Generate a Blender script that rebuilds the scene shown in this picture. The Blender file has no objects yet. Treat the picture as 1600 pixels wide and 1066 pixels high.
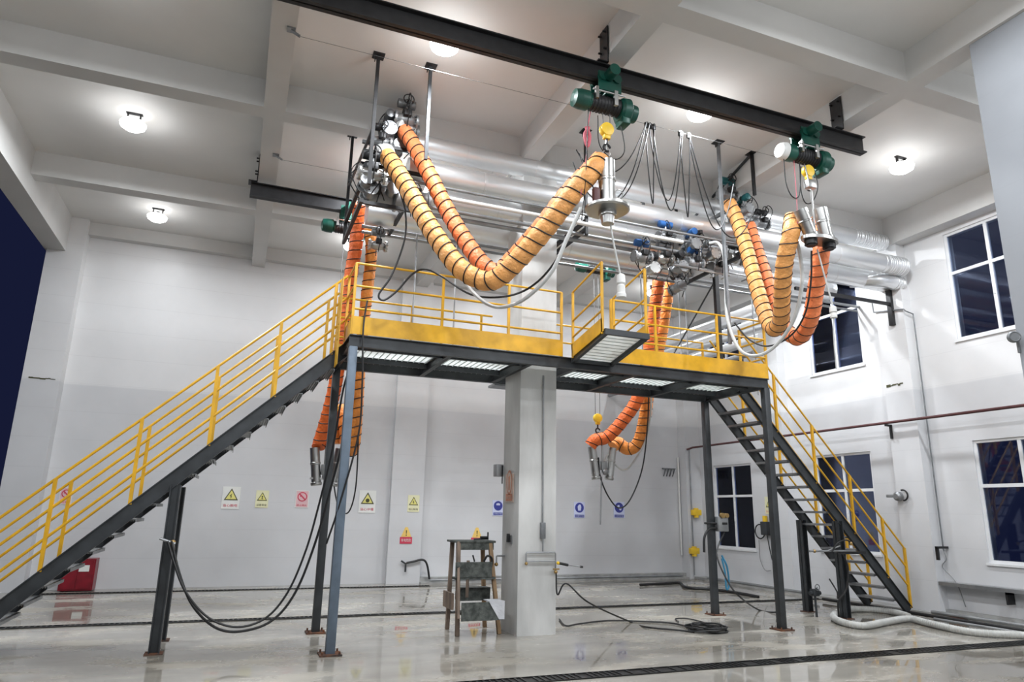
import bpy, bmesh, math, random
from mathutils import Vector, Matrix
random.seed(7)
C = bpy.context.scene.collection
PI = math.pi
# ------------------------------------------------------------------ camera
YAW, PITCH, ROLL, FPX = 0.3728106, 0.2438496, 0.0188747, 1070.34
CAM = Vector((0, 0, 1.7))
_f = Vector((math.sin(YAW)*math.cos(PITCH), math.cos(YAW)*math.cos(PITCH), math.sin(PITCH)))
_s = Vector((math.cos(YAW), -math.sin(YAW), 0)); _u = _s.cross(_f)
RT = _s*math.cos(ROLL) + _u*math.sin(ROLL); UP = -_s*math.sin(ROLL) + _u*math.cos(ROLL)
cd = bpy.data.cameras.new('camera'); cam = bpy.data.objects.new('camera', cd); C.objects.link(cam)
cd.sensor_width = 36; cd.lens = FPX/1600*36; cd.clip_end = 200; cd.clip_start = .05
cam.matrix_world = Matrix((RT, UP, -_f)).transposed().to_4x4(); cam.location = CAM
bpy.context.scene.camera = cam
def at(px, py, X=None, Y=None, Z=None):
    """world point of photo pixel (1600x1066) on the plane X=, Y= or Z="""
    d = RT*((px-800)/FPX) + UP*(-(py-533)/FPX) + _f
    for i, v in enumerate((X, Y, Z)):
        if v is not None: return CAM + d*((v-CAM[i])/d[i])
# ------------------------------------------------------------------ world, exposure, lamps
sc = bpy.context.scene
w = bpy.data.worlds.new('night'); sc.world = w; w.use_nodes = True
bg = w.node_tree.nodes['Background']; bg.inputs[0].default_value = (.10, .13, .42, 1); bg.inputs[1].default_value = .045
sc.view_settings.view_transform = 'Standard'; sc.view_settings.look = 'None'
sc.view_settings.exposure = 0.82; sc.view_settings.gamma = 1; sc.view_settings.use_curve_mapping = False
LAMP_X = (-2.13, 1.94, 5.95, 10.15); LAMP_Y = (0.0, 3.8, 7.58, 11.4, 15.3); CEIL = 7.8; BB = 7.35  # the rows nearest and behind the viewer are unseen, added for frontal fill
LAMP_DOWN, LAMP_POINT = 68, 9
ROW_POWER = (1.3, 1.1, 1.15, 1.75, .18)      # set per row to even out the wall light; the rear row is weakest
# ------------------------------------------------------------------ materials
def mat(name, col, rough=.5, metal=0, var=.12, scale=6, bump=0, col2=None, stretch=None, spec=.5, emit=0, coat=0, bscale=None, lo=.35, hi=.65, rvar=0):
    m = bpy.data.materials.new(name); m.use_nodes = True
    nt = m.node_tree; b = nt.nodes['Principled BSDF']
    b.inputs['Roughness'].default_value = rough; b.inputs['Metallic'].default_value = metal
    b.inputs['Specular IOR Level'].default_value = spec
    b.inputs['Coat Weight'].default_value = coat
    if emit:
        b.inputs['Emission Color'].default_value = (*col, 1); b.inputs['Emission Strength'].default_value = emit
    tc = nt.nodes.new('ShaderNodeTexCoord'); mp = nt.nodes.new('ShaderNodeMapping')
    nt.links.new(tc.outputs['Object'], mp.inputs[0])
    if stretch: mp.inputs['Scale'].default_value = stretch
    n = nt.nodes.new('ShaderNodeTexNoise'); n.inputs['Scale'].default_value = scale; n.inputs['Detail'].default_value = 5
    nt.links.new(mp.outputs[0], n.inputs['Vector'])
    r = nt.nodes.new('ShaderNodeValToRGB'); nt.links.new(n.outputs['Fac'], r.inputs[0])
    c2 = col2 or tuple(c*(1-var) for c in col)
    r.color_ramp.elements[0].position = lo; r.color_ramp.elements[1].position = hi
    r.color_ramp.elements[0].color = (*c2, 1); r.color_ramp.elements[1].color = (*col, 1)
    nt.links.new(r.outputs[0], b.inputs['Base Color'])
    if rvar:
        mr = nt.nodes.new('ShaderNodeMapRange'); nt.links.new(n.outputs['Fac'], mr.inputs[0])
        mr.inputs[1].default_value = .35; mr.inputs[2].default_value = .65
        mr.inputs[3].default_value = rough-rvar; mr.inputs[4].default_value = rough+rvar
        nt.links.new(mr.outputs[0], b.inputs['Roughness'])
    if bump:
        bn = nt.nodes.new('ShaderNodeTexNoise'); bn.inputs['Scale'].default_value = bscale or scale*4; bn.inputs['Detail'].default_value = 4
        nt.links.new(mp.outputs[0], bn.inputs['Vector'])
        bu = nt.nodes.new('ShaderNodeBump'); bu.inputs['Strength'].default_value = bump; bu.inputs['Distance'].default_value = .02
        nt.links.new(bn.outputs['Fac'], bu.inputs['Height']); nt.links.new(bu.outputs[0], b.inputs['Normal'])
    return m
M = {}
M['steel_dark'] = mat('dark grey painted steel', (.045,.05,.055), .45, .2, .35, 5)
M['steel_blue'] = mat('blue grey painted steel', (.13,.17,.22), .45, .2, .25, 5)
M['steel_grey'] = mat('grey steel', (.22,.23,.24), .4, .5, .3, 8)
M['black'] = mat('black rubber', (.012,.012,.013), .5, 0, .3, 10)
M['black_metal'] = mat('black steel', (.02,.02,.022), .5, .2, .4, 7)
M['rust'] = mat('rusted steel', (.16,.06,.025), .8, .1, .6, 12, col2=(.03,.022,.02))
M['redpipe'] = mat('oxide painted pipe', (.10,.035,.035), .5, .1, .3, 9)
M['yellow'] = mat('yellow enamel', (.74,.40,.015), .4, 0, .22, 5)
M['yellow_bright'] = mat('yellow plastic', (.85,.55,.03), .4, 0, .1, 9)
M['green'] = mat('green enamel', (.004,.075,.052), .38, .1, .35, 6)
M['orange_y'] = mat('amber hose fabric', (.90,.42,.13), .5, 0, .22, 6, bump=.9, bscale=22)
M['orange_r'] = mat('coral hose fabric', (1.0,.28,.10), .5, 0, .2, 6, bump=.9, bscale=22)
M['orange_d'] = mat('deep orange hose fabric', (.90,.17,.03), .5, 0, .2, 6, bump=.9, bscale=22)
M['orange_m'] = mat('orange hose fabric', (.95,.33,.06), .5, 0, .2, 6, bump=.9, bscale=22)
M['steel'] = mat('brushed stainless steel', (.50,.50,.49), .32, 1, .15, 3, rvar=.04)
M['clad'] = mat('aluminium cladding', (.82,.83,.84), .36, .85, .06, 1.0, stretch=(1.5,.4,.4))
M['alu'] = mat('galvanised steel', (.36,.37,.38), .45, .7, .3, 4)
M['blue'] = mat('blue actuator enamel', (.02,.10,.30), .4, .1, .2, 8)
M['teal'] = mat('teal enamel', (.02,.14,.15), .4, .1, .2, 8)
M['rope'] = mat('steel rope', (.18,.18,.18), .5, .5, .2, 30)
M['white_plastic'] = mat('white plastic', (.75,.75,.73), .45, 0, .08, 8)
M['white_hose'] = mat('translucent grey white hose', (.60,.61,.60), .35, 0, .15, 12)
M['grey_hose'] = mat('grey ribbed suction hose', (.55,.55,.52), .5, 0, .25, 6)
M['blue_cord'] = mat('blue cord', (.03,.22,.38), .6, 0, .2, 10)
M['red'] = mat('red enamel', (.24,.008,.02), .35, 0, .3, 6)
M['red_bright'] = mat('red plastic', (.55,.03,.06), .4, 0, .2, 6)
M['pinkcord'] = mat('red cord', (.6,.12,.16), .6, 0, .2, 9)
M['wood'] = mat('worn grey brown timber', (.22,.16,.12), .75, 0, .5, 9, stretch=(1,1,.2), bump=.4)
M['wood_tan'] = mat('tan timber', (.34,.22,.12), .75, 0, .5, 9, stretch=(1,1,.2), bump=.4)
M['black_board'] = mat('black rubber stained board', (.03,.035,.032), .7, 0, .5, 14, col2=(.10,.11,.10), bump=.3)
M['cloth'] = mat('pale rag', (.62,.63,.66), .8, 0, .15, 6, bump=.4)
M['brass'] = mat('brass', (.45,.30,.12), .4, .8, .2, 12)
M['grating'] = mat('translucent grey walkway panel', (.30,.33,.32), .5, .2, .3, 14)
M['drain'] = mat('wet black drain', (.012,.012,.012), .35, .2, .5, 30)
M['curb'] = mat('damp cement curb', (.38,.38,.37), .6, 0, .35, 4, bump=.2)
M['frame_white'] = mat('white window frame', (.74,.75,.76), .4, 0, .06, 6)
M['sign_white'] = mat('white sign enamel', (.78,.79,.76), .4, 0, .05, 5)
M['sign_yellow'] = mat('yellow sign print', (.75,.70,.22), .4, 0, .08, 5)
M['sign_amber'] = mat('amber sign print', (.85,.58,.16), .4, 0, .08, 5)
M['sign_cream'] = mat('cream yellow sign print', (.78,.76,.50), .4, 0, .08, 5)
M['sign_black'] = mat('olive black sign print', (.07,.07,.03), .4, 0, .1, 5)
M['sign_red'] = mat('red sign print', (.62,.05,.10), .4, 0, .08, 5)
M['sign_pink'] = mat('faded pink sign print', (.75,.50,.52), .4, 0, .08, 5)
M['sign_blue'] = mat('blue sign print', (.04,.05,.30), .4, 0, .08, 5)
M['sign_pale'] = mat('pale blue sign print', (.62,.66,.86), .4, 0, .08, 5)
M['sign_orange'] = mat('faded orange sign print', (.62,.26,.15), .5, 0, .25, 9)
M['sign_peach'] = mat('faded peach sign print', (.66,.52,.44), .5, 0, .15, 9)
M['lamp'] = mat('lit lamp lens', (1,1,1), .4, 0, 0, 5, emit=6)
def wallmat(name, upper, lower, zsplit, tiles=True, offs=0):
    m = mat(name, upper, .45, 0, .05, 1.3, bump=.06, bscale=9, rvar=.08)
    nt = m.node_tree; b = nt.nodes['Principled BSDF']; ramp = [n for n in nt.nodes if n.type == 'VALTORGB'][0]
    geo = nt.nodes.new('ShaderNodeTexCoord'); sx = nt.nodes.new('ShaderNodeSeparateXYZ'); nt.links.new(geo.outputs['Object'], sx.inputs[0])
    mr = nt.nodes.new('ShaderNodeMapRange'); nt.links.new(sx.outputs['Z'], mr.inputs[0])
    mr.inputs[1].default_value = zsplit-.02; mr.inputs[2].default_value = zsplit+.02
    mix = nt.nodes.new('ShaderNodeMix'); mix.data_type = 'RGBA'; nt.links.new(mr.outputs[0], mix.inputs['Factor'])
    mul = nt.nodes.new('ShaderNodeMix'); mul.data_type = 'RGBA'; mul.blend_type = 'MULTIPLY'; mul.inputs['Factor'].default_value = 1
    nt.links.new(ramp.outputs[0], mul.inputs['A']); mul.inputs['B'].default_value = (*[l/u for l, u in zip(lower, upper)], 1)
    nt.links.new(mul.outputs['Result'], mix.inputs['A']); nt.links.new(ramp.outputs[0], mix.inputs['B'])
    # faint horizontal block joints
    sn = nt.nodes.new('ShaderNodeMath'); sn.operation = 'PINGPONG'; sn.inputs[1].default_value = .3
    nt.links.new(sx.outputs['Z'], sn.inputs[0])
    lt = nt.nodes.new('ShaderNodeMath'); lt.operation = 'LESS_THAN'; lt.inputs[1].default_value = .006; nt.links.new(sn.outputs[0], lt.inputs[0])
    sc_ = nt.nodes.new('ShaderNodeMath'); sc_.operation = 'MULTIPLY'; sc_.inputs[1].default_value = .10 if tiles else .0; nt.links.new(lt.outputs[0], sc_.inputs[0])
    dk = nt.nodes.new('ShaderNodeMix'); dk.data_type = 'RGBA'; nt.links.new(sc_.outputs[0], dk.inputs['Factor'])
    nt.links.new(mix.outputs['Result'], dk.inputs['A']); dk.inputs['B'].default_value = (.25,.25,.26,1)
    nt.links.new(dk.outputs['Result'], b.inputs['Base Color'])
    return m
M['wall'] = wallmat('white wall paint over grey dado', (.72,.72,.725), (.61,.615,.63), 4.17)
M['pillar'] = wallmat('grey tiled pillar', (.30,.315,.34), (.30,.315,.34), 4.17)
M['ceil'] = mat('off white ceiling paint', (.68,.67,.65), .7, 0, .08, .8, bump=.05)
M['beam'] = mat('white beam paint', (.60,.595,.58), .65, 0, .08, 1.2, bump=.05)
M['concrete'] = mat('pale painted concrete', (.64,.64,.625), .55, 0, .25, 2.2, stretch=(1,1,.35), bump=.15)
M['outside'] = mat('outside asphalt', (.05,.05,.055), .8, 0, .2, 3)
def floormat():
    m = mat('wet concrete floor', (.37,.352,.315), .2, 0, .3, .55, stretch=(.5,1.1,1), col2=(.165,.15,.125), lo=.36, hi=.66, coat=0)
    nt = m.node_tree; b = nt.nodes['Principled BSDF']; ramp = [n for n in nt.nodes if n.type == 'VALTORGB'][0]
    tc = [n for n in nt.nodes if n.type == 'MAPPING'][0]
    n2 = nt.nodes.new('ShaderNodeTexNoise'); n2.inputs['Scale'].default_value = 1.6; n2.inputs['Detail'].default_value = 8; n2.inputs['Roughness'].default_value = .6
    nt.links.new(tc.outputs[0], n2.inputs['Vector'])
    r2 = nt.nodes.new('ShaderNodeValToRGB'); nt.links.new(n2.outputs['Fac'], r2.inputs[0])
    r2.color_ramp.elements[0].position = .46; r2.color_ramp.elements[1].position = .78
    r2.color_ramp.elements[0].color = (1,1,1,1); r2.color_ramp.elements[1].color = (1.45,1.44,1.40,1)
    mul = nt.nodes.new('ShaderNodeMix'); mul.data_type = 'RGBA'; mul.blend_type = 'MULTIPLY'; mul.inputs['Factor'].default_value = 1
    nt.links.new(ramp.outputs[0], mul.inputs['A']); nt.links.new(r2.outputs[0], mul.inputs['B']); nt.links.new(mul.outputs['Result'], b.inputs['Base Color'])
    mr = nt.nodes.new('ShaderNodeMapRange'); nt.links.new(n2.outputs['Fac'], mr.inputs[0])
    mr.inputs[1].default_value = .48; mr.inputs[2].default_value = .62; mr.inputs[3].default_value = .04; mr.inputs[4].default_value = .42
    nt.links.new(mr.outputs[0], b.inputs['Roughness'])
    bn = nt.nodes.new('ShaderNodeTexNoise'); bn.inputs['Scale'].default_value = 3; bn.inputs['Detail'].default_value = 3
    bu = nt.nodes.new('ShaderNodeBump'); bu.inputs['Strength'].default_value = .05; bu.inputs['Distance'].default_value = .02
    nt.links.new(bn.outputs['Fac'], bu.inputs['Height']); nt.links.new(bu.outputs[0], b.inputs['Normal'])
    return m
M['floor'] = floormat()
def glassmat():
    m = bpy.data.materials.new('window glass'); m.use_nodes = True; nt = m.node_tree; nt.nodes.clear()
    o = nt.nodes.new('ShaderNodeOutputMaterial'); mx = nt.nodes.new('ShaderNodeMixShader'); t = nt.nodes.new('ShaderNodeBsdfTransparent'); g = nt.nodes.new('ShaderNodeBsdfGlossy')
    n = nt.nodes.new('ShaderNodeTexNoise'); n.inputs['Scale'].default_value = 2
    r = nt.nodes.new('ShaderNodeMapRange'); nt.links.new(n.outputs['Fac'], r.inputs[0]); r.inputs[3].default_value = .02; r.inputs[4].default_value = .05
    nt.links.new(r.outputs[0], g.inputs['Roughness'])
    t.inputs[0].default_value = (.8,.85,.9,1); g.inputs['Color'].default_value = (.75,.8,1,1)
    f = nt.nodes.new('ShaderNodeFresnel'); f.inputs['IOR'].default_value = 1.45
    nt.links.new(f.outputs[0], mx.inputs[0]); nt.links.new(t.outputs[0], mx.inputs[1]); nt.links.new(g.outputs[0], mx.inputs[2]); nt.links.new(mx.outputs[0], o.inputs[0])
    return m
M['glass'] = glassmat()
def panelmat():
    m = mat('translucent ribbed walkway panel', (.50,.52,.51), .5, 0, .2, 10)
    nt = m.node_tree; b = nt.nodes['Principled BSDF']; o = nt.nodes['Material Output']
    tl = nt.nodes.new('ShaderNodeBsdfTranslucent'); tl.inputs[0].default_value = (.85,.87,.86,1); mx = nt.nodes.new('ShaderNodeMixShader'); mx.inputs[0].default_value = .7
    nt.links.new(b.outputs[0], mx.inputs[1]); nt.links.new(tl.outputs[0], mx.inputs[2]); nt.links.new(mx.outputs[0], o.inputs[0]); return m
M['grating'] = panelmat()
# ------------------------------------------------------------------ mesh helpers
V = Vector
class MB:
    def __init__(s): s.v = []; s.f = []; s.sm = []
    def add(s, vs, fs, smooth=False):
        o = len(s.v); s.v += [tuple(v) for v in vs]; s.f += [tuple(i+o for i in f) for f in fs]; s.sm += [smooth]*len(fs); return s
    def box(s, a, b, bev=0):
        x0, x1 = sorted((a[0], b[0])); y0, y1 = sorted((a[1], b[1])); z0, z1 = sorted((a[2], b[2]))
        return s.obox(V(((x0+x1)/2, (y0+y1)/2, (z0+z1)/2)), V((1,0,0)), V((0,1,0)), V((0,0,1)), (x1-x0, y1-y0, z1-z0), bev)
    def obox(s, c, ex, ey, ez, d, bev=0):
        bm = bmesh.new(); bmesh.ops.create_cube(bm, size=1)
        for v in bm.verts: v.co = V((v.co.x*d[0], v.co.y*d[1], v.co.z*d[2]))
        if bev > 0: bmesh.ops.bevel(bm, geom=bm.edges[:], offset=min(bev, min(d)*.45), segments=2, affect='EDGES', profile=.5)
        vs = [c + ex*v.co.x + ey*v.co.y + ez*v.co.z for v in bm.verts]; fs = [[v.index for v in f.verts] for f in bm.faces]
        bm.free(); return s.add(vs, fs)
    def bar(s, a, b, w, h, up=V((0,0,1)), bev=0):
        """box section from a to b, w across, h along up"""
        a = V(a); b = V(b); ex = (b-a).normalized(); ey = up.cross(ex)
        if ey.length < 1e-4: ey = V((0,1,0)).cross(ex)
        ey.normalize(); ez = ex.cross(ey)
        return s.obox((a+b)/2, ex, ey, ez, ((b-a).length, w, h), bev)
    def beam(s, a, b, w, h, t=.012, up=V((0,0,1))):
        """I section"""
        a = V(a); b = V(b); ex = (b-a).normalized(); ey = up.cross(ex)
        if ey.length < 1e-4: ey = V((1,0,0)).cross(ex)
        ey.normalize(); ez = ex.cross(ey); L = (b-a).length; c = (a+b)/2
        s.obox(c, ex, ey, ez, (L, t, h)); s.obox(c+ez*(h/2-t/2), ex, ey, ez, (L, w, t)); s.obox(c-ez*(h/2-t/2), ex, ey, ez, (L, w, t)); return s
    def tube(s, pts, r, n=12, caps=True):
        pts = [V(p) for p in pts]; N = len(pts); rr = r if isinstance(r, (list, tuple)) else [r]*N
        vs = []; prev = None
        for i, p in enumerate(pts):
            t = (pts[min(i+1, N-1)]-pts[max(i-1, 0)])
            t = t.normalized() if t.length > 1e-9 else V((0,0,1))
            if prev is None:
                a = V((0,0,1)) if abs(t.z) < .9 else V((1,0,0)); nx = t.cross(a).normalized()
            else:
                nx = prev - t*prev.dot(t); nx.normalize()
            prev = nx; ny = t.cross(nx)
            for k in range(n):
                an = 2*PI*k/n; vs.append(p + (nx*math.cos(an)+ny*math.sin(an))*rr[i])
        fs = [[i*n+k, i*n+(k+1) % n, (i+1)*n+(k+1) % n, (i+1)*n+k] for i in range(N-1) for k in range(n)]
        s.add(vs, fs, True)
        if caps: s.add(vs[:n], [list(range(n))[::-1]]); s.add(vs[-n:], [list(range(n))])
        return s
    def cyl(s, a, b, r, n=20, r2=None): return s.tube([a, b], [r, r if r2 is None else r2], n)
    def lathe(s, c, ax, prof, n=28):
        """prof: list of (distance along axis, radius)"""
        ax = V(ax).normalized(); c = V(c); pts = [c+ax*t for t, _ in prof]
        a = V((0,0,1)) if abs(ax.z) < .9 else V((1,0,0)); nx = ax.cross(a).normalized(); ny = ax.cross(nx); vs = []
        for (t, r), p in zip(prof, pts):
            for k in range(n):
                an = 2*PI*k/n; vs.append(p + (nx*math.cos(an)+ny*math.sin(an))*max(r, .0005))
        for i in range(len(prof)-1):
            s.add(vs[i*n:(i+2)*n], [[k, (k+1) % n, n+(k+1) % n, n+k] for k in range(n)], False)
        s.add(vs[:n], [list(range(n))[::-1]]); s.add(vs[-n:], [list(range(n))]); return s
    def torus(s, c, ax, R, r, n=28, m=8, a0=0, a1=2*PI):
        ax = V(ax).normalized(); a = V((0,0,1)) if abs(ax.z) < .9 else V((1,0,0)); nx = ax.cross(a).normalized(); ny = ax.cross(nx)
        return s.tube([V(c)+(nx*math.cos(a0+(a1-a0)*k/n)+ny*math.sin(a0+(a1-a0)*k/n))*R for k in range(n+1)], r, m, caps=False)
    def prism(s, pts, d):
        """flat polygon pts (world) extruded by vector d"""
        n = len(pts); p = [V(q) for q in pts]; q = [a+V(d) for a in p]
        return s.add(p+q, [list(range(n)), list(range(n, 2*n))[::-1]] + [[i, (i+1) % n, n+(i+1) % n, n+i] for i in range(n)])
    def ball(s, c, r, n=14, sc=(1,1,1)):
        c = V(c); vs = []; m = n//2
        for i in range(m+1):
            th = PI*i/m
            for k in range(n): vs.append(c+V((math.sin(th)*math.cos(2*PI*k/n)*sc[0], math.sin(th)*math.sin(2*PI*k/n)*sc[1], math.cos(th)*sc[2]))*r)
        return s.add(vs, [[i*n+k, (i+1)*n+k, (i+1)*n+(k+1) % n, i*n+(k+1) % n] for i in range(m) for k in range(n)], True)
    def build(s, name, m, parent=None, **kw):
        me = bpy.data.meshes.new(name); me.from_pydata(s.v, [], s.f)
        bm = bmesh.new(); bm.from_mesh(me); bmesh.ops.recalc_face_normals(bm, faces=bm.faces)
        for f in bm.faces: f.smooth = True
        for e in bm.edges:
            if len(e.link_faces) != 2 or e.calc_face_angle(0) > .6: e.smooth = False
        bm.to_mesh(me); bm.free()
        me.materials.append(M[m] if isinstance(m, str) else m); me.update()
        o = bpy.data.objects.new(name, me); C.objects.link(o)
        if parent is not None:
            o.parent = parent; o.matrix_parent_inverse = Matrix.Translation(-world_loc(parent))
        for k, v in kw.items(): o[k] = v
        return o
def world_loc(o):
    l = V((0,0,0))
    while o is not None:
        l = l + o.location
        if o.parent is not None: l = l + o.matrix_parent_inverse.to_translation()
        o = o.parent
    return l
def thing(name, label, cat, loc, group=None):
    o = bpy.data.objects.new(name, None); C.objects.link(o); o.location = loc; o.empty_display_size = .1
    o['label'] = label; o['category'] = cat
    if group: o['group'] = group
    return o
def T(mb, name, m, label, cat, group=None):
    """a thing that is one mesh"""
    o = mb.build(name, m); o['label'] = label; o['category'] = cat
    if group: o['group'] = group
    return o
def S(mb, name, m): return mb.build(name, m, kind='structure')
def smooth(pts, k=10):
    """Catmull-Rom through the points"""
    P = [V(p) for p in pts]; P = [P[0]*2-P[1]] + P + [P[-1]*2-P[-2]]; out = []
    for i in range(1, len(P)-2):
        a, b, c, d = P[i-1], P[i], P[i+1], P[i+2]
        for j in range(k):
            t = j/k; out.append(.5*((2*b)+(c-a)*t+(2*a-5*b+4*c-d)*t*t+(3*b-a-3*c+d)*t*t*t))
    out.append(P[-2]); return out
def resample(pts, step):
    out = [pts[0]]; acc = 0
    for a, b in zip(pts, pts[1:]):
        L = (b-a).length
        while acc+L >= step:
            t = (step-acc)/L; a = a+(b-a)*t; out.append(a); L = (b-a).length; acc = 0
        acc += L
    return out
def PP(*q): return [at(x, y, Y=Y) for x, y, Y in q]
def cable(name, pts, r, m, label, cat='cable', group=None, k=8, n=8):
    return T(MB().tube(smooth(pts, k), r, n), name, m, label, cat, group)
def lettering(txt, c, ux, uy, h, m, parent, width=None, depth=.003):
    nrm = ux.cross(uy)
    cu = bpy.data.curves.new('lettering', 'FONT'); cu.body = txt; cu.size = 1; cu.extrude = 0; cu.align_x = 'CENTER'; cu.align_y = 'CENTER'; cu.resolution_u = 2
    t = bpy.data.objects.new('tmp', cu); C.objects.link(t); bpy.context.view_layer.update()
    me = bpy.data.meshes.new_from_object(t.evaluated_get(bpy.context.evaluated_depsgraph_get()))
    bpy.data.objects.remove(t); bpy.data.curves.remove(cu)
    if not me.vertices: return None
    xs = [v.co.x for v in me.vertices]; ys = [v.co.y for v in me.vertices]; cx = (min(xs)+max(xs))/2; cy = (min(ys)+max(ys))/2
    sy = h/max(max(ys)-min(ys), .01); sx = sy if width is None else width/max(max(xs)-min(xs), .01)
    for v in me.vertices: v.co = c + ux*((v.co.x-cx)*sx) + uy*((v.co.y-cy)*sy) + nrm*depth
    me.materials.clear(); me.materials.append(M[m]); me.name = 'lettering'
    o = bpy.data.objects.new('lettering', me); C.objects.link(o); o.parent = parent; o.matrix_parent_inverse = Matrix.Translation(-world_loc(parent)); return o
# ================================================================== SETTING
YB, XR = 16.9, 12.35
S(MB().box((-4.6, -4, -.2), (XR+.3, YB+.3, 0)), 'floor', 'floor')
S(MB().box((-30, -4, -.35), (-4.6, YB+10, -.15)), 'trim_1', 'outside')
S(MB().box((-4.6, -4, CEIL), (XR+.3, YB+.3, CEIL+.2)), 'ceiling', 'ceil')
# lamps
for i, x in enumerate(LAMP_X):
    for j, y in enumerate(LAMP_Y):
        vis = {(0,2): 'just above the top left edge of the photo', (0,3): 'nearer of the left pair', (0,4): 'farther of the left pair',
               (1,2): 'left of the first green hoist', (2,2): 'between the two green hoists', (3,2): 'by the tiled pillar, right of the crane beam end',
               (1,3): 'hidden above the left end of the pipes', (2,3): 'above the middle of the pipes', (3,3): 'above the right end of the pipes', (1,4): 'behind the left hoses by the back wall', (2,4): 'behind the pipes by the back wall', (3,4): 'in the far right corner'}.get((i, j), 'added unseen for fill, over the %s bay, %s' % (('leftmost','left middle','right middle','rightmost')[i], 'nearest the viewer' if j == 1 else 'behind the viewer'))
        L = thing('ceiling_lamp', 'round lit ceiling lamp, ' + vis, 'lamp', (x, y, CEIL), 'ceiling lamps')
        MB().box((x-.12, y-.03, CEIL-.015), (x+.12, y+.03, CEIL)).box((x-.1, y-.02, CEIL-.1), (x-.08, y+.02, CEIL-.01)).box((x+.08, y-.02, CEIL-.1), (x+.1, y+.02, CEIL-.01)).build('bracket', 'black_metal', L)
        MB().lathe((x, y, CEIL-.07), (0,0,-1), [(0,.03),(.02,.05),(.06,.06),(.08,.11),(.09,.15)]).build('housing', 'alu', L)
        MB().lathe((x, y, CEIL-.155), (0,0,-1), [(0,.17),(.03,.195),(.08,.18),(.12,.12),(.135,.03)]).build('lens', 'lamp', L)
        ld = bpy.data.lights.new('lamp_light', 'AREA'); ld.shape = 'DISK'; ld.size = .38; ld.energy = LAMP_DOWN*ROW_POWER[j]; ld.color = (.92,.96,1)
        lo = bpy.data.objects.new('lamp_light', ld); C.objects.link(lo); lo.location = (x, y, CEIL-.31); lo.parent = L; lo.matrix_parent_inverse = Matrix.Translation(-L.location)
        pd = bpy.data.lights.new('lamp_glow', 'POINT'); pd.shadow_soft_size = .1; pd.energy = LAMP_POINT*(.62 if j == 4 else 1); pd.color = (.95,.97,1)
        po = bpy.data.objects.new('lamp_glow', pd); C.objects.link(po); po.location = (x, y, CEIL-.42); po.parent = L; po.matrix_parent_inverse = Matrix.Translation(-L.location)
# ceiling beams
tn = [2]
def trim(mb, m):
    S(mb, 'trim_%d' % tn[0], m); tn[0] += 1
for x0, x1, zb in ((-4.35,-3.95,7.0), (-.19,.11,BB), (3.83,4.13,BB), (7.75,8.05,BB), (12.05,XR,7.2)):
    trim(MB().box((x0, -4, zb), (x1, YB, CEIL)), 'beam')
for y0, y1 in ((1.6,1.9), (5.55,5.85), (9.6,9.9), (13.45,13.75), (YB-.2,YB)):
    for q0, q1 in ((-3.95,-.19), (.11,3.83), (4.13,7.75), (8.05,12.05)): trim(MB().box((q0, y0, BB if y0 < 16 else 7.5), (q1, y1, CEIL)), 'beam')
# walls
S(MB().box((-4.3, YB, 0), (XR+.25, YB+.25, CEIL)), 'wall_back', 'wall')
wins = [(14.45,15.98,.86,3.03), (10.76,12.3,.98,3.07), (6.98,8.56,.98,3.1), (14.45,15.98,4.93,7.05), (10.68,12.15,4.93,7.05), (6.98,8.56,4.98,7.1)]
wr = MB(); ys = sorted({-4.0, YB} | {w[0] for w in wins} | {w[1] for w in wins})
for a, b in zip(ys, ys[1:]):
    holes = sorted((w[2], w[3]) for w in wins if w[0] <= a+1e-6 and w[1] >= b-1e-6); z = 0
    for h0, h1 in holes: wr.box((XR, a, z), (XR+.25, b, h0)); z = h1
    wr.box((XR, a, z), (XR+.25, b, CEIL))
S(wr, 'wall_right', 'wall')
for i, (y0, y1, z0, z1) in enumerate(wins):
    fr = MB(); x0, x1 = XR+.03, XR+.09; t = .05
    fr.box((x0, y0, z0), (x1, y0+t, z1)).box((x0, y1-t, z0), (x1, y1, z1)).box((x0, y0+t, z0), (x1, y1-t, z0+t)).box((x0, y0+t, z1-t), (x1, y1-t, z1))
    zt = z0+(z1-z0)*.62; ym = (y0+y1)/2
    fr.box((x0, y0+t, zt-.03), (x1, y1-t, zt+.03)).box((x0, ym-.03, z0+t), (x1, ym+.03, zt-.03)).box((x0, ym-.03, zt+.03), (x1, ym+.03, z1-t))
    fr.box((XR-.03, y0-.04, z0-.04), (x1, y1+.04, z0))
    wf = fr.build('window_%d' % (i+1), 'frame_white', kind='structure')
    MB().box((x0+.025, y0+t, z0+t), (x0+.033, y1-t, z1-t)).build('pane', 'glass', wf)
    MB().box((x0-.02, ym-.012, z0+.7), (x0, ym+.012, z0+.82)).build('latch', 'white_plastic', wf)
# pilasters
for a, b in (((-4.3,16.55),(-3.62,YB)), ((3.5,16.72),(4.3,YB)), ((11.85,16.55),(XR,YB)), ):
    trim(MB().box((a[0], a[1], 0), (b[0], b[1], CEIL if a[0] < 3 else 7.5)), 'wall')
trim(MB().box((12.12, 9.42, 0), (XR, 10.05, 7.2)), 'wall')
trim(MB().box((12.12, 13.0, 0), (XR, 13.6, 7.2)), 'wall')
trim(MB().box((7.8, 3.9, 0), (8.45, 4.74, BB+.02)), 'pillar')
trim(MB().box((3.89, 9.55, 0), (4.49, 10.2, BB+.3)), 'concrete')
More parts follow.
